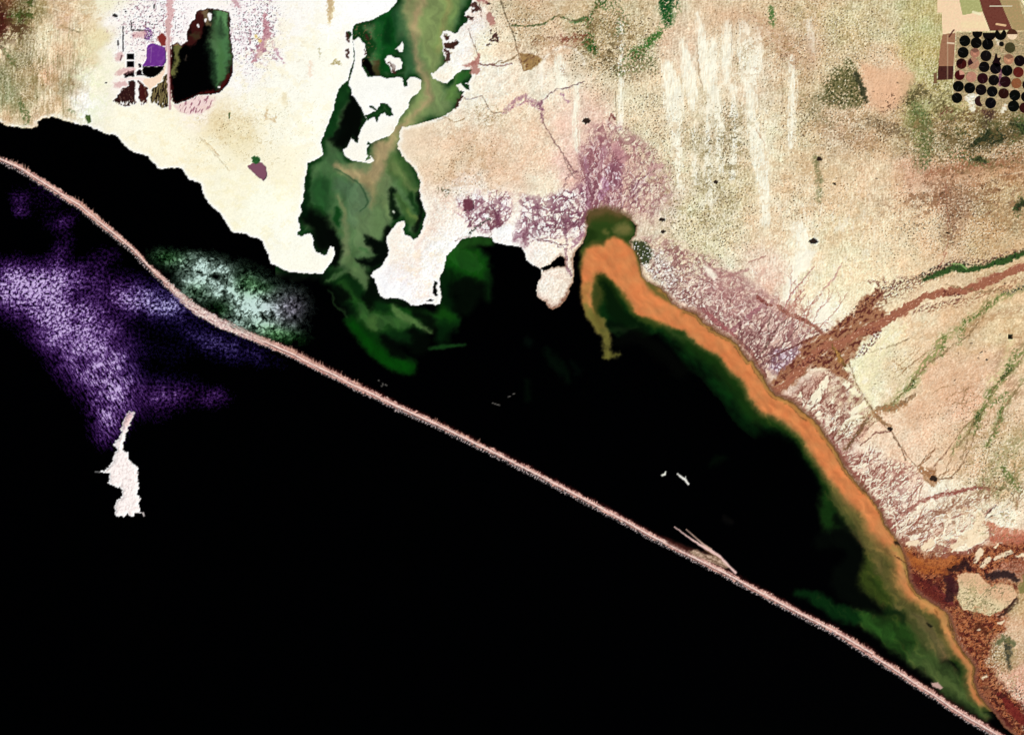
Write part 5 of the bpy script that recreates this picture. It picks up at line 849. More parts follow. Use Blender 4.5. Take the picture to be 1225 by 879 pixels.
for p, wd in [(T(500,0,5.863,[390,450,410,500,380,500]),[4,4,3]),(T(500,0,5.863,[410,440,430,380]),[3,1.5]),(T(500,0,5.863,[500,110,520,160]),[4,4]),(T(500,0,5.863,[330,470,400,440]),[1.5,2.5]),(T(500,0,5.863,[430,0,480,20]),[2,2])]:
    w, d = stroke(p, wd, 2.4, 0, 0, 1.5); paint(w, ss(-1.5, 1.5, d+1.6*fbm(X[w], Y[w], 2.4, 243, 2))*.8, C(172,112,102))
w = window(415, 20, 500, 100); paint(w, (ss(.34,.5,fbm(X[w],Y[w],3.4,245,3)+.18*np.exp(-((X[w]-436)/14)**2-((Y[w]-48)/24)**2)) * (SD[w] > 0)*(X[w] < 462))*.75*np.exp(-((X[w]-432)/24)**2), C(135,100,72))
REG[(REG == R_GROUND) & False] = 0
# ---- sandbar colours
R_BAR = region('sandbar', 'long thin pinkish sandbar dividing the black sea from the lagoon', 'sandbar')
rag = fbm(X, Y, 2.2, 251, 2)
w, d = stroke(BAR, BARW, 1.4, 0, 0, 3)
d = d + 1.5*fbm(X[w], Y[w], 14, 421, 3) + .9*fbm(X[w], Y[w], 5, 423, 2)
A2 = np.array(BAR)
side = (Y[w] - np.interp(X[w], A2[:, 0], A2[:, 1]))*.86           # >0 towards the sea
th = .75*rag[w] + 1.1*rag[w]*(side < 0)*ss(-.1, .4, fbm(X[w], Y[w], 30, 425, 2))
hazy = np.exp(-(np.abs(X[w]-252)/58)**4)  # stretch under thin cloud: its pale haze is painted into the bar's colour
body = ss(-1.2, 1.0, d + th*1.6)
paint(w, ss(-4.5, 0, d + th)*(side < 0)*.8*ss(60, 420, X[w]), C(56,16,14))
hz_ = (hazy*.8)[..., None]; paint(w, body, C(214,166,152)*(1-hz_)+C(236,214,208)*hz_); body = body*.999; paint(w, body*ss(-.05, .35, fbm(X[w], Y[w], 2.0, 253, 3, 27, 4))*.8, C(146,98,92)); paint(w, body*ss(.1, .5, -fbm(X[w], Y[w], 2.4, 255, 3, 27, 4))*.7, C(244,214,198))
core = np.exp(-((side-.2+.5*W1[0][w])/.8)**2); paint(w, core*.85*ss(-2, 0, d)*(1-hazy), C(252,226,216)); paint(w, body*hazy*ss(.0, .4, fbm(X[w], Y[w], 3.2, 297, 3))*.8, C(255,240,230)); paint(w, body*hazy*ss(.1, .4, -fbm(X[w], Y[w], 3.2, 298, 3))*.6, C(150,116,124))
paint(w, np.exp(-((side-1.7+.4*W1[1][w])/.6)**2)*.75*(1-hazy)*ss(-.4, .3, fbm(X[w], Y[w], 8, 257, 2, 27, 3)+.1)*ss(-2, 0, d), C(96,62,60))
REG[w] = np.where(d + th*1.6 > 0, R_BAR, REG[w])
R_SURF = region('surf', 'lacy grey line of surf breaking along the seaward edge of the sandbar', 'surf', kind='stuff', mat='foam')
w2, d2 = stroke([(p[0]-1.6, p[1]+3.0) for p in BAR], [2.0]*len(BAR), 2.2, 0, 0, 3)
sf = ss(.08, .3, fbm(X[w2], Y[w2], 1.7, 259, 2) + .08)*ss(-1.2, .8, d2)*(d[:d2.shape[0], :d2.shape[1]] < 0 if False else 1)
wn = REG[w2] != R_BAR
paint(w2, sf*wn*.85, C(166,150,148)); REG[w2] = np.where((d2 > -.4) & wn & (REG[w2] != R_GROUND), R_SURF, REG[w2])
# northern tufts of washover sand
for (a, b, n) in [(90, 130, 22), (345, 440, 46), (520, 580, 26), (1020, 1120, 26), (15, 40, 10)]:
    for k in range(n):
        x = rng.uniform(a, b); y = float(np.interp(x, A2[:,0], A2[:,1])); h = rng.uniform(3.5, 9) if a < 500 else rng.uniform(3, 7)
        line((205,158,138), [(x-.8, y-2.5), (x+rng.uniform(-1.5,1.2), y-h)], [.8,.25], .8, soft=.6, op=rng.uniform(.5, .9), reg=None)
R_HOOK = region('sand_spit', 'forked sand spit splitting off the lagoon side of the sandbar', 'sand spit')
def K(p): return T(750, 600, 4.083, p)
poly((62,28,22), K([180,170,290,215,360,240,440,250,480,300,440,300,300,250,200,205]), 1.4, soft=2.2, op=.7)
w, d = poly((166,140,116), K([300,240,340,235,380,255,430,262,470,290,510,325,470,320,400,290,330,262]), 1.4, soft=1.2, reg=R_HOOK)
paint(w, ss(0, 1.2, d)*ss(.0, .3, fbm(X[w], Y[w], 2.4, 441, 3, 27, 2))*.8, C(96,66,50)); paint(w, ss(0, 1.2, d)*ss(.0, .3, -fbm(X[w], Y[w], 2.4, 441, 3, 27, 2))*.7, C(222,190,170))
line((238,200,192), K([232,122,290,165,350,205,410,240,450,265,490,305,530,345]), [.5,.8,1.2,2.0,1.6,1.2,1.4], .6, soft=.6, reg=R_HOOK)
line((214,178,160), K([290,135,330,170,370,205,410,232]), [.4,.6,.8,1.2], .6, soft=.6, reg=R_HOOK)
line((120,88,50), K([380,235,430,262,460,282]), .5, .6); poly((196,160,150), T(975,700,4.9,[680,570,720,568,750,600,735,610,690,592]), 1, reg=None)
# ---- the white island in the sea
R_ISL = region('island', 'ragged white island with a thin pink northern tail alone in the black sea', 'island')
def I(p): return T(0, 380, 3.38, p)
w, d = sd_poly(I([520,378,545,385,532,410,522,440,507,468,500,510,495,530,515,550,520,572,540,590,558,608,556,650,562,690,550,710,567,735,560,765,570,785,548,790,538,805,515,793,500,803,480,805,462,797,465,765,470,740,490,728,495,705,488,680,465,682,440,668,443,640,440,628,400,624,430,610,450,590,462,565,465,545,475,532,460,510,475,495,488,470,495,430,505,400]), 3.0, 0)
wI = w; paint(w, ss(-.7, .5, d), C(255,244,240)); paint(w, ss(0, 1, d)*ss(.05, .45, fbm(X[w], Y[w], 3, 261, 3, 100, 1.5))*.4, C(205,180,176)); paint(w, ss(0, 1, d)*ss(20, 0, (Y[w]-500))*.5, C(222,170,165))
REG[w] = np.where(d > 0, R_ISL, REG[w]); islw = (w, d)
line((225,215,212), I([578,788,582,800]), [1,.7], .5); line((150,150,150), I([385,623,402,623]), .5, .3)
k1 = region('islet', 'larger thin white islet in the open lagoon, right of the smaller one', 'islet'); k2 = region('islet', 'smaller white islet in the open lagoon, a short comma shape', 'islet')
line((242,240,232), T(600,380,3.997,[842,745,860,762,880,775,893,795]), [.7,1.1,1.4,1.2], .8, soft=.5, reg=k1); line((225,225,215), T(600,380,3.997,[880,772,880,758]), .5, .4, reg=k1)
line((236,238,225), T(600,380,3.997,[768,752,780,748,785,736]), [1.0,1.2,.7], .6, soft=.5, reg=k2)
for p in [T(600,380,3.997,[30,378,42,376]),T(600,380,3.997,[55,365,62,362]),T(300,380,3.997,[1155,408,1190,418]),T(300,380,3.997,[610,298,614,302]),T(300,380,3.997,[630,312,634,322]),T(300,380,3.997,[642,318,650,325]),T(300,380,3.997,[625,325,628,328])]: line((165,160,152), p, .45, .5, op=.75)
# inlet islands get their ids
for key, nm, lab, cat in [('main','island','large white salt flat island filling the middle of the green inlet','island'),('ne','islet','small white islet with dark pools, just north of the large salt flat','islet'),('nn','islet','tiny white sliver of an islet beside the main inlet channel','islet'),('east','islet','white islet with a dark hollow against the east bank of the inlet','islet')]:
    k = region(nm, lab, cat); w, d = ISL[key]; REG[w] = np.where((d > 0) & (SD[w] <= 0), k, REG[w])
k = region('headland', 'round white headland almost cut off from the lagoon\'s north shore', 'headland')
w, d = sd_poly(O([170,560,200,590,240,575,280,590,350,600,340,700,280,770,200,760,150,690]), 0, 0); REG[w] = np.where((d > 0) & (SD[w] <= 0), k, REG[w])
isl = REG >= 0
w = window(400, 25, 510, 200); paint(w, (SD[w] < -1)*.55*ss(1, 4, -SD[w])*((X[w] > 412)&(REG[w] > 3)), C(255,254,244))
CREEKCOL = None

# the crispness of a sharpened satellite picture belongs to ground detail: strengthen what is finest
bl = COL.copy()
for ax in (0, 1): bl = (np.roll(bl, 1, ax) + bl*2 + np.roll(bl, -1, ax))/4
dry = ((SD < .6) | (REG == R_BAR) | (REG == R_ISL) | (REG == R_SURF))[..., None]
COL = np.where(dry, COL + .8*(COL-bl), COL)
# heights
H = np.where(SD < 0, .35 + 1.2*ss(0, 40, -SD), 0).astype(f32)
H += (n_mid*.35*(.15+mott) + n_big*.9*(.3+mott) + fine*.45*mott + spk*.3)*ss(.5, 6, -SD)
farm = ss(1100, 1120, X)*(1-ss(133, 142, Y)); H = H*(1-farm) + 1.5*farm
barh = np.zeros((NY, NX), f32)
w, d = stroke(BAR, BARW, 1.4, 0, 0, 3); d = d + 1.5*fbm(X[w], Y[w], 14, 421, 3) + .9*fbm(X[w], Y[w], 5, 423, 2); barh[w] = np.clip(d+1.6*rag[w]*1.6, 0, 2.2)*.35*(1+.5*rag[w])
w, d = islw; barh[w] = np.maximum(barh[w], ss(0, 4, d)*1.1*(1+.6*rag[w]))
H = np.maximum(H, barh)
H = np.where(REG == R_HOOK, .35, H)
flat = np.isin(REG, [i for i, s in enumerate(SPECS) if s[5] == 'water'])
H = np.where(flat, np.where(SD > 0, 0, .2), H)
H = np.where((SD > 0) & (barh <= 0) & (REG != R_HOOK), 0, H)
COL = np.clip(COL, 0, 1)
# ---------------------------------------------------------------- thin cloud veils (density and colour)
def ellips(w, lst):
    t = 0
    for cx, cy, rx, ry, ang, a in lst:
        c, s = math.cos(math.radians(ang)), math.sin(math.radians(ang)); dx = X[w]-cx; dy = Y[w]-cy
        t = t + a*np.exp(-((dx*c+dy*s)/rx)**2-((-dx*s+dy*c)/ry)**2)
    return t
VEILS = []
def crisp(a, k):
    b = a.copy()
    for ax in (0, 1): b = (np.roll(b, 1, ax)+2*b+np.roll(b, -1, ax))/4
    return np.clip(a + k*(a-b), 0, .97)
w = window(-24, 205, 375, 560)
dn = ellips(w, [(40,344,34,18,5,.78),(78,333,30,16,0,.40),(20,335,26,20,0,.3),(62,372,44,26,20,.45),(190,364,40,13,8,.66),(150,350,40,18,5,.28),(100,400,48,28,30,.45),(85,395,26,14,30,.2),(120,440,28,42,-28,.42),(135,470,17,34,-10,.42),(150,455,14,22,0,.32),(126,505,15,22,0,.36),
               (70,420,16,44,-35,.26),(192,474,34,20,-15,.26),(255,475,20,12,0,.17),(238,400,42,14,15,.13),(270,418,30,14,20,.14),(200,422,40,12,0,.05),(25,238,9,7,0,.2),(27,253,9,7,0,.22),(74,266,16,9,-20,.14),(72,303,10,22,28,.2),(120,312,24,12,-30,.12),(60,232,40,30,0,.05),(5,345,26,24,0,.22),(130,385,50,36,0,.08),(300,420,40,12,25,.1)])
edge_cut = ss(-1, 4, (Y[w] - np.interp(X[w], A2[:, 0], A2[:, 1])) - 1)
lowl = ss(370, 460, Y[w])*(1-ss(150, 200, X[w]))
m1 = fbm(X[w], Y[w], 3.6, 301, 3, gain=.7); m2 = fbm(X[w], Y[w], 2.6, 305, 3, 58, 2.8, .7); mo = m1*(1-lowl) + m2*lowl*1.15
md = fbm(X[w], Y[w], 20, 309, 4)
d_ = np.clip(dn*(1+.9*md) + .10*md*ss(.05, .3, dn), 0, 1.1)
br = np.clip(d_*(.62 + 2.3*mo) - .02, 0, 1)*edge_cut
haze = np.clip(d_*.20, 0, .25)*edge_cut*ss(.03, .2, d_)
al = np.clip(br*1.05 + haze, 0, .97)
q = np.clip(br*1.25, 0, 1)[..., None]; rgt = (ss(130, 210, X[w])*(1-ss(440, 470, Y[w])))[..., None]*.8
c0 = C(96, 40, 142)*(1-rgt) + C(44, 34, 110)*rgt; c1 = C(216, 192, 240)*(1-rgt)+C(198, 198, 246)*rgt
VEILS.append((w, crisp(al, 1.6), c0 + (c1-c0)*q**1.2, 'patchy purple and lavender cloud veil drifting over the dark sea north of the island'))
w = window(175, 280, 410, 430)
dn = ellips(w, [(212,312,28,10,12,.42),(240,326,18,14,0,.5),(250,318,22,12,10,.35),(268,345,22,14,20,.55),(266,324,10,8,0,.4),(300,362,22,18,30,.75),(298,340,28,18,25,.32),(316,374,26,18,0,.45),(345,366,22,20,30,.34),(338,396,24,10,15,.42),(235,345,22,16,35,.42),(285,385,22,10,28,.42),(318,396,18,8,25,.35),(236,303,6,1.4,0,.3),(268,348,10,5,0,.4)])
dn = np.clip(dn - ellips(w, [(259,331,7,5,10,.7),(271,352,7,3,20,.3),(283,331,7,4,30,.2),(290,356,4,3,0,.3)]), 0, 1)
cutn = ss(-1, 3, (np.interp(X[w], A2[:, 0], A2[:, 1]) - Y[w]) + 1)
xx_, yy_ = X[w]+3.5*W1[0][w], Y[w]+3.5*W1[1][w]
big = fbm(xx_, yy_, 11, 313, 4, gain=.75); b_, _ = worley(xx_, yy_, 5.5, 315); b2_, _ = worley(xx_, yy_, 10, 317)
puff = .9*np.clip(b_, 0, .7) + .7*np.clip(b2_, 0, .7) - .42
br = np.clip(dn*(.86 + 1.5*big + 1.0*puff) + .12*puff*ss(.05, .3, dn) - .02, 0, 1)*cutn
gr = np.clip(ellips(w, [(200,308,22,12,0,.9),(298,338,16,14,0,.8),(345,404,34,12,15,1.3),(262,370,14,10,0,.8),(235,350,16,12,0,.4),(320,345,14,8,0,.6)]), 0, 1)[..., None]
gy = np.clip(ellips(w, [(352,368,26,24,0,1)]), 0, 1)[..., None]
q = np.clip(br*1.3, 0, 1)[..., None]
c = (C(60, 84, 66)*(1-gr)+C(20, 70, 20)*gr)*(1-gy)+C(84, 80, 92)*gy; c2 = (C(216, 244, 236)*(1-gr)+C(130, 190, 130)*gr)*(1-gy)+C(190, 186, 204)*gy
VEILS.append((w, crisp(np.clip(br*1.15, 0, .96), 1.2), c+(c2-c)*q, 'puffy white and mint green cloud patch over the lagoon beside the sandbar'))
# ================================================================ building the scene
def lin(c):
    c = np.asarray(c, f32); return np.where(c <= .04045, c/12.92, ((c+.055)/1.055)**2.4).astype(f32)/GAIN
def surface(name, rough=.95, spec=.1, bump=.0, bscale=.6, grain=.0, ior=None):
    m = bpy.data.materials.new(name); m.use_nodes = True; nt = m.node_tree; n = nt.nodes; l = nt.links
    b = n['Principled BSDF']; b.inputs['Roughness'].default_value = rough; b.inputs['Specular IOR Level'].default_value = spec
    at = n.new('ShaderNodeAttribute'); at.attribute_name = 'tint'
    geo = n.new('ShaderNodeNewGeometry')
    nz = n.new('ShaderNodeTexNoise'); nz.inputs['Scale'].default_value = bscale; nz.inputs['Detail'].default_value = 3
    l.new(geo.outputs['Position'], nz.inputs['Vector'])
    if grain:
        mr = n.new('ShaderNodeMapRange'); mr.inputs[1].default_value = .25; mr.inputs[2].default_value = .75; mr.inputs[3].default_value = 1-grain; mr.inputs[4].default_value = 1+grain
        l.new(nz.outputs['Fac'], mr.inputs[0])
        vm = n.new('ShaderNodeVectorMath'); vm.operation = 'SCALE'; l.new(at.outputs['Color'], vm.inputs[0]); l.new(mr.outputs[0], vm.inputs['Scale'])
        l.new(vm.outputs[0], b.inputs['Base Color'])
    else: l.new(at.outputs['Color'], b.inputs['Base Color'])
    if bump:
        bp = n.new('ShaderNodeBump'); bp.inputs['Strength'].default_value = bump; bp.inputs['Distance'].default_value = 1.0
        l.new(nz.outputs['Fac'], bp.inputs['Height']); l.new(bp.outputs[0], b.inputs['Normal'])
    return m
MAT = {'soil': surface('soil', .95, .1, .15, .45, .06), 'water': surface('water', .12, .03, .01, .1, .0), 'foam': surface('foam', .8, .2, .3, 1.0, .15), 'leaf': surface('foliage', .9, .03, .2, .8, .25)}
def props(o, label=None, cat=None, group=None, kind=None):
    if label: o['label'] = label
    if cat: o['category'] = cat
    if group: o['group'] = group
    if kind: o['kind'] = kind
def mesh_from(name, V, F, tint, mat, smooth=True):
    me = bpy.data.meshes.new(name)
    nv = len(V); nf, k = F.shape
    me.vertices.add(nv); me.vertices.foreach_set('co', np.ascontiguousarray(V, f32).ravel())
    me.loops.add(nf*k); me.loops.foreach_set('vertex_index', np.ascontiguousarray(F, np.int32).ravel())
    me.polygons.add(nf); me.polygons.foreach_set('loop_start', np.arange(0, nf*k, k, dtype=np.int32)); me.polygons.foreach_set('loop_total', np.full(nf, k, np.int32))
    me.polygons.foreach_set('use_smooth', np.full(nf, smooth))
    me.update(calc_edges=True)
    a = me.color_attributes.new('tint', 'FLOAT_COLOR', 'POINT')
    t = np.ones((nv, 4), f32); t[:, :tint.shape[1]] = tint; a.data.foreach_set('color', t.ravel())
    me.materials.append(mat)
    return me
def link(name, me, parent=None):
    o = bpy.data.objects.new(name, me); scene.collection.objects.link(o)
    if parent: o.parent = parent
    return o
WXM = X - MW/2; WYM = MH/2 - Y
tint_all = lin(COL.reshape(-1, 3))
Vall = np.stack([WXM.ravel(), WYM.ravel(), H.ravel()], 1)
idx = np.arange(NX*NY, dtype=np.int32).reshape(NY, NX)
Q = np.stack([idx[1:, :-1], idx[1:, 1:], idx[:-1, 1:], idx[:-1, :-1]], -1).reshape(-1, 4)
# a quad belongs to whatever its corners mostly are; land only where a corner stands on land
FR = REG[:-1, :-1].ravel()
order = np.argsort(FR, kind='stable'); cuts = np.searchsorted(FR[order], np.arange(len(SPECS)+1))
for r, (name, label, cat, group, kind, mt) in enumerate(SPECS):
    f = Q[order[cuts[r]:cuts[r+1]]]
    if len(f) < 2: continue
    used, inv = np.unique(f, return_inverse=True)
    V = Vall[used].astype(np.float64)
    org = (0, 0, 0)
    if kind != 'structure':
        org = ((V[:, 0].min()+V[:, 0].max())/2, (V[:, 1].min()+V[:, 1].max())/2, 0)
    V = V - np.array(org)
    o = link(name, mesh_from(name, V, inv.reshape(-1, 4), tint_all[used], MAT[mt])); o.location = org
    props(o, label, cat, group, kind)
# ---- circular fields: each a low disc of crop with its pivot arm
def disc(r, a0=0, a1=2*math.pi, n=30, z0=0, z1=.35, jit=.0, clip=None, seed=0):
    rr = np.random.default_rng(seed); full = abs(a1-a0-2*math.pi) < 1e-6
    m = n if full else max(3, int(n*(a1-a0)/6.28)); ang = np.linspace(a0, a1, m+(0 if full else 1), endpoint=not full)
    ring = [(r*(1+jit*rr.normal())*math.cos(a), r*(1+jit*rr.normal())*math.sin(a)) for a in ang]
    if clip is not None: ring = [(x, min(y, clip)) for x, y in ring]
    if not full: ring = [(0, 0)] + ring
    k = len(ring); V = [(x, y, z0) for x, y in ring] + [(x*.97, y*.97, z1) for x, y in ring] + [(np.mean([p[0] for p in ring]), np.mean([p[1] for p in ring]), z1)]
    F = [(i, (i+1) % k, k+(i+1) % k) for i in range(k)] + [(i, k+(i+1) % k, k+i) for i in range(k)] + [(k+i, k+(i+1) % k, 2*k) for i in range(k)]
    return np.array(V), np.array(F)
def solid(name, V, F, col, mat, parent=None):
    return link(name, mesh_from(name, V, F, np.repeat(lin(np.array(col)/255)[None], len(V), 0), mat, False), parent)
FZ = 1.52
row = ['top half-hidden row','first full row','second full row','third full row','fourth full row','fifth full row','bottom row']
def P6(u, v): return (1105+u/6.275, v/6.275)
CIRC = [  # u, v, radius, colour words, colour, row, where in it, extras
 (400,252,36,'black',(10,8,6),0,'first from the left','half'),(490,262,46,'black',(12,8,8),0,'second from the left','half'),(575,262,42,'black',(8,8,6),0,'third, with a pale notch','notch'),(662,262,38,'brown',(78,44,30),0,'at the right, cream below','cream'),
 (307,311,40,'black',(6,7,4),1,'at its left end',0),(392,326,40,'black',(7,6,4),1,'second from the left',0),(479,336,41,'black',(6,6,5),1,'third from the left',0),(582,334,18,'small black',(16,14,12),1,'between the third and the grey-green circle',0),(646,362,38,'grey-green',(66,62,36),1,'at the right',0),
 (294,398,40,'black',(8,8,6),2,'at its left end',0),(382,400,34,'rosy brown',(172,118,96),2,'second from the left','mott'),(465,423,40,'black',(16,10,10),2,'third from the left',0),(545,455,36,'dark triangular',(24,8,12),2,'fourth, a dark triangle','tri'),(635,448,38,'tan pink',(184,132,100),2,'fifth, very pale','mott'),(718,460,40,'black',(14,6,8),2,'at its right end',0),
 (281,482,38,'dark red',(62,16,14),3,'at its left end','sect'),(370,478,42,'pinkish tan',(176,130,104),3,'pale with dark left edge','edge'),(452,506,39,'black',(10,8,8),3,'third from the left',0),(537,518,40,'black',(12,8,12),3,'fourth from the left',0),(623,533,40,'black',(6,6,5),3,'fifth from the left',0),(708,545,38,'red-brown',(92,30,24),3,'at its right end',0),
 (268,568,36,'dark red',(66,14,16),4,'at its left end with a pink slice','slice'),(355,580,38,'flat pink',(186,132,110),4,'second, the pinkest of all',0),(440,592,39,'dark maroon',(40,10,16),4,'third from the left',0),(524,605,39,'black',(12,8,8),4,'fourth from the left',0),(610,617,40,'dark maroon',(34,10,14),4,'fifth from the left',0),(694,628,37,'orange-brown',(138,84,52),4,'sixth, the only orange one',0),(775,640,36,'black',(22,8,10),4,'at the right edge',0),
 (258,651,40,'black',(6,7,4),5,'at its left end',0),(343,664,40,'black',(6,6,5),5,'second from the left',0),(428,677,40,'black',(16,8,10),5,'third from the left',0),(512,690,39,'black',(8,7,8),5,'fourth from the left',0),(598,705,38,'black-red',(40,14,10),5,'fifth, with a reddish heart',0),(682,718,40,'black',(6,8,5),5,'sixth from the left',0),(768,730,39,'black',(8,6,6),5,'cut by the picture edge',0),
 (248,738,38,'black',(6,8,5),6,'alone at the left below the block',0),(420,762,38,'dark brown',(46,22,22),6,'half overgrown, next to white ground','left'),(500,776,40,'black',(8,6,10),6,'third from the left',0),(672,800,41,'black',(6,8,5),6,'right of the white patch',0),(755,812,38,'dark red-black',(48,14,14),6,'cut by the picture edge',0)]
for i, (u, v, r, words, col, rw, where, ex) in enumerate(CIRC):
    x, y = P6(u, v); r = r/6.275*1.05
    if ex == 'tri':
        tri = np.array([(-5.5,-3.5),(-3,1),(-1.2,8),(.2,8),(1.3,2.5),(5.6,3.2),(3.6,-1.5),(6,-6),(0,-8.5)]); k = len(tri)
        V = np.array([(a, b, 0) for a, b in tri]+[(a*.97, b*.97, .35) for a, b in tri]+[(0, 0, .35)]); F = np.array([(j, (j+1) % k, k+(j+1) % k) for j in range(k)]+[(j, k+(j+1) % k, k+j) for j in range(k)]+[(k+j, k+(j+1) % k, 2*k) for j in range(k)][::1])
        F = F[:, ::-1] if False else F
        o = solid('crop_circle', V, F, col, MAT['leaf'])
    elif ex == 'half': V, F = disc(r, clip=1.8, jit=.02, seed=i); o = solid('crop_circle', V, F, col, MAT['leaf'])
    elif ex == 'notch': V, F = disc(r, math.radians(125), math.radians(415), seed=i); o = solid('crop_circle', V, F, col, MAT['leaf'])
    elif ex == 'cream':
        V, F = disc(r, 0, math.pi, seed=i); o = solid('crop_circle', V, F, col, MAT['leaf'])
        V, F = disc(r, math.pi, 2*math.pi, seed=i); solid('crop_sector', V, F, (242,214,178), MAT['leaf'], o)['label'] = 'cream lower half'
    elif ex == 'left': V, F = disc(r, math.radians(85), math.radians(300), seed=i); o = solid('crop_circle', V, F, col, MAT['leaf'])
    else: V, F = disc(r, jit=.012, seed=i); o = solid('crop_circle', V, F, col, MAT['leaf'])
    if ex == 'slice': V, F = disc(r*1.01, math.radians(5), math.radians(95), z1=.42, seed=i); solid('crop_sector', V, F, (206,150,126), MAT['leaf'], o)['label'] = 'pink quarter'
    if ex == 'sect': V, F = disc(r*.96, math.radians(60), math.radians(200), z1=.40, seed=i); solid('crop_sector', V, F, (34,8,8), MAT['leaf'], o)['label'] = 'darker slice'
    if ex == 'edge': V, F = disc(r*.95, math.radians(120), math.radians(210), z1=.42, seed=i); solid('crop_sector', V, F, (48,22,26), MAT['leaf'], o)['label'] = 'dark left slice'
    if ex == 'mott':
        V, F = disc(r*.93, math.radians(20), math.radians(150), z1=.42, seed=i); solid('crop_sector', V, F, tuple(int(c*.72) for c in col), MAT['leaf'], o)['label'] = 'darker upper slice'
        V, F = disc(r*.5, math.radians(190), math.radians(330), z1=.44, seed=i); solid('crop_sector', V, F, tuple(min(255, int(c*1.18)) for c in col), MAT['leaf'], o)['label'] = 'paler slice'
    if ex in (0, 'sect', 'slice', 'edge') and r > 5:
        a = i*2.4; c, s = math.cos(a), math.sin(a); L = r*.93; h = .13; n_ = (-s*h, c*h)
        V = np.array([(n_[0], n_[1], .5), (-n_[0], -n_[1], .5), (L*c-n_[0], L*s-n_[1], .5), (L*c+n_[0], L*s+n_[1], .5), (n_[0], n_[1], .3), (-n_[0], -n_[1], .3), (L*c-n_[0], L*s-n_[1], .3), (L*c+n_[0], L*s+n_[1], .3)])
        F = np.array([(0,1,2),(0,2,3),(0,4,5),(0,5,1),(3,2,6),(3,6,7),(1,5,6),(1,6,2),(0,3,7),(0,7,4)])
        solid('pivot_arm', V, F, tuple(min(150, c_*.8+46) for c_ in col), MAT['soil'], o)
    o.location = (x-MW/2, MH/2-y, FZ)
    art = where
    lab = ('%s circular field in %s, %s' % (words, row[rw], art)) if ex != 'tri' else 'dark triangular field with a pointed top among the circles'
    props(o, lab, 'crop field', 'circular fields of the farm block')
# ---- scrub and thickets: low bushes standing where the plain is freckled and green
def bushes(name, label, cat, ys, xs, r0, r1, hz, dark):
    n = len(ys); k = 5; a = np.arange(k)*2*np.pi/k
    rr = rng.uniform(r0, r1, n); ph = rng.uniform(0, 6.28, n)
    jx = XS[xs] + rng.uniform(-.5, .5, n); jy = YS[ys] + rng.uniform(-.5, .5, n)
    cx = jx - MW/2; cy = MH/2 - jy; z = H[ys, xs]
    V = np.zeros((n, k+1, 3), f32)
    wob = rng.uniform(.7, 1.25, (n, k))
    V[:, :k, 0] = cx[:, None] + rr[:, None]*wob*np.cos(a[None]+ph[:, None]); V[:, :k, 1] = cy[:, None] + rr[:, None]*wob*np.sin(a[None]+ph[:, None]); V[:, :k, 2] = z[:, None]-.15
    V[:, k, 0] = cx; V[:, k, 1] = cy; V[:, k, 2] = z + rr*hz
    base = (np.arange(n)*(k+1))[:, None]; F = np.concatenate([np.stack([base[:, 0]+j, base[:, 0]+(j+1) % k, base[:, 0]+k], 1) for j in range(k)])
    col = lin(COL[ys, xs])*dark; col = np.repeat(col[:, None], k+1, 1).reshape(-1, 3)
    o = link(name, mesh_from(name, V.reshape(-1, 3), F, col, MAT['leaf'])); props(o, label, cat, None, 'stuff')
lumc = COL.sum(-1)/3; inview = (X > -20) & (X < 1245) & (Y > -20) & (Y < 899) & (SD < -2.5) & ((X < 1118) | (Y > 135) ) & ((REG == R_GROUND) | (REG == R_RIVER))
green = (COL[..., 1] > COL[..., 0]*1.08) & (COL[..., 1] > COL[..., 2]*1.15) & (lumc < .5) & inview
ys, xs = np.nonzero(green & (rng.random((NY, NX)) < .45)); bushes('green_thicket', 'dark green thickets along creeks and hollows of the eastern plain', 'thicket', ys, xs, .6, 1.1, .8, 1.0)
ys, xs = np.nonzero((spk > .45) & ~green & inview & (rng.random((NY, NX)) < .30)); 
if len(ys) > 26000: s_ = rng.permutation(len(ys))[:26000]; ys, xs = ys[s_], xs[s_]
bushes('scrub', 'brown freckles of dry scrub scattered over the beige eastern plain', 'scrub', ys, xs, .45, 1.05, .6, .84)
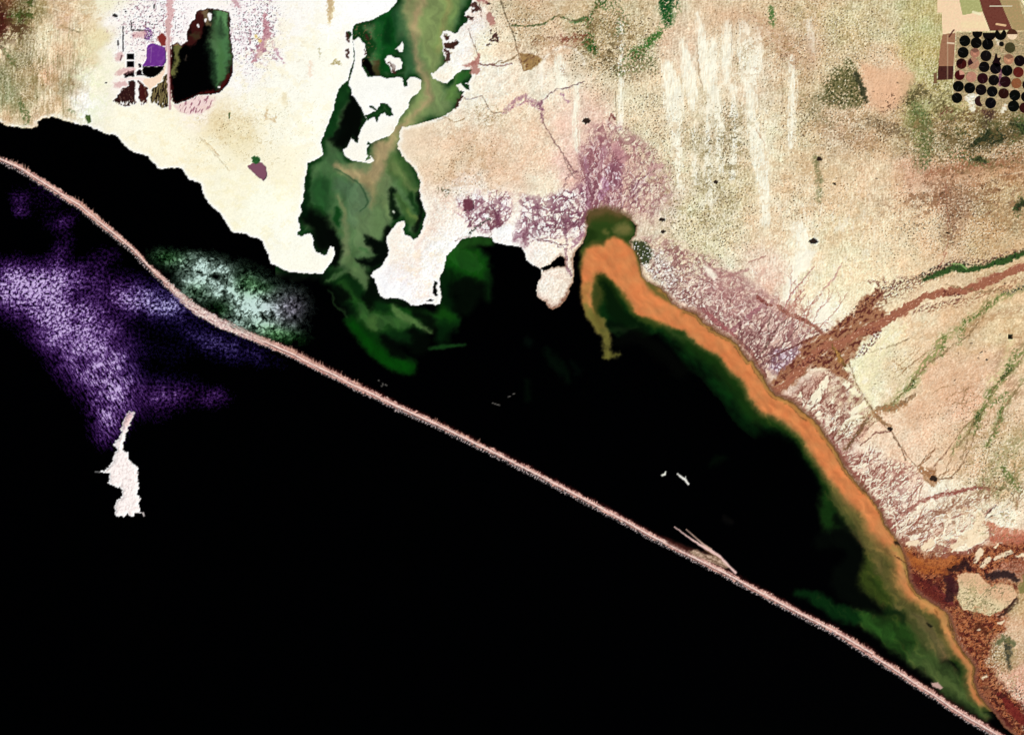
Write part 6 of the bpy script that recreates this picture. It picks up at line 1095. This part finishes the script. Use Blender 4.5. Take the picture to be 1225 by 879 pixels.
# ---- thin clouds
veilmat = bpy.data.materials.new('thin_cloud'); veilmat.use_nodes = True
n = veilmat.node_tree.nodes; l = veilmat.node_tree.links; n.clear()
out = n.new('ShaderNodeOutputMaterial'); mx = n.new('ShaderNodeMixShader'); tr = n.new('ShaderNodeBsdfTransparent'); df = n.new('ShaderNodeBsdfDiffuse'); at = n.new('ShaderNodeAttribute'); at.attribute_name = 'tint'
l.new(at.outputs['Color'], df.inputs['Color']); l.new(at.outputs['Alpha'], mx.inputs[0]); l.new(tr.outputs[0], mx.inputs[1]); l.new(df.outputs[0], mx.inputs[2]); l.new(mx.outputs[0], out.inputs['Surface'])
for (w, al, cc, lab) in VEILS:
    xx = X[w]-MW/2; yy = MH/2-Y[w]; ny, nx = xx.shape
    th = .25 + 1.1*al
    top = np.stack([xx, yy, 5+th], -1).reshape(-1, 3); bot = np.stack([xx, yy, 5-.5*th], -1).reshape(-1, 3)
    ii = np.arange(nx*ny).reshape(ny, nx); F = np.stack([ii[1:, :-1], ii[1:, 1:], ii[:-1, 1:], ii[:-1, :-1]], -1).reshape(-1, 4)
    keep = np.maximum.reduce([al[1:, :-1], al[1:, 1:], al[:-1, 1:], al[:-1, :-1]]).ravel() > .02; F = F[keep]
    aa = 1-np.sqrt(1-np.clip(al, 0, .98)); t = np.concatenate([lin(cc).reshape(-1, 3), aa.reshape(-1, 1)], 1)
    # rim walls close the sheet
    e = {}
    E = np.concatenate([F[:, [0, 1]], F[:, [1, 2]], F[:, [2, 3]], F[:, [3, 0]]]); key = np.sort(E, 1); _, first, cnt = np.unique(key[:, 0].astype(np.int64)*(nx*ny)+key[:, 1], return_index=True, return_counts=True)
    R = E[first[cnt == 1]]; N_ = nx*ny
    Fall = np.concatenate([F, F[:, ::-1]+N_, np.stack([R[:, 1], R[:, 0], R[:, 0]+N_, R[:, 1]+N_], 1)])
    used, inv = np.unique(Fall, return_inverse=True)
    V = np.concatenate([top, bot])[used]; tt = np.concatenate([t, t])[used]
    o = link('thin_cloud', mesh_from('thin_cloud', V, inv.reshape(-1, 4), tt, veilmat)); props(o, lab, 'cloud', None, 'stuff')
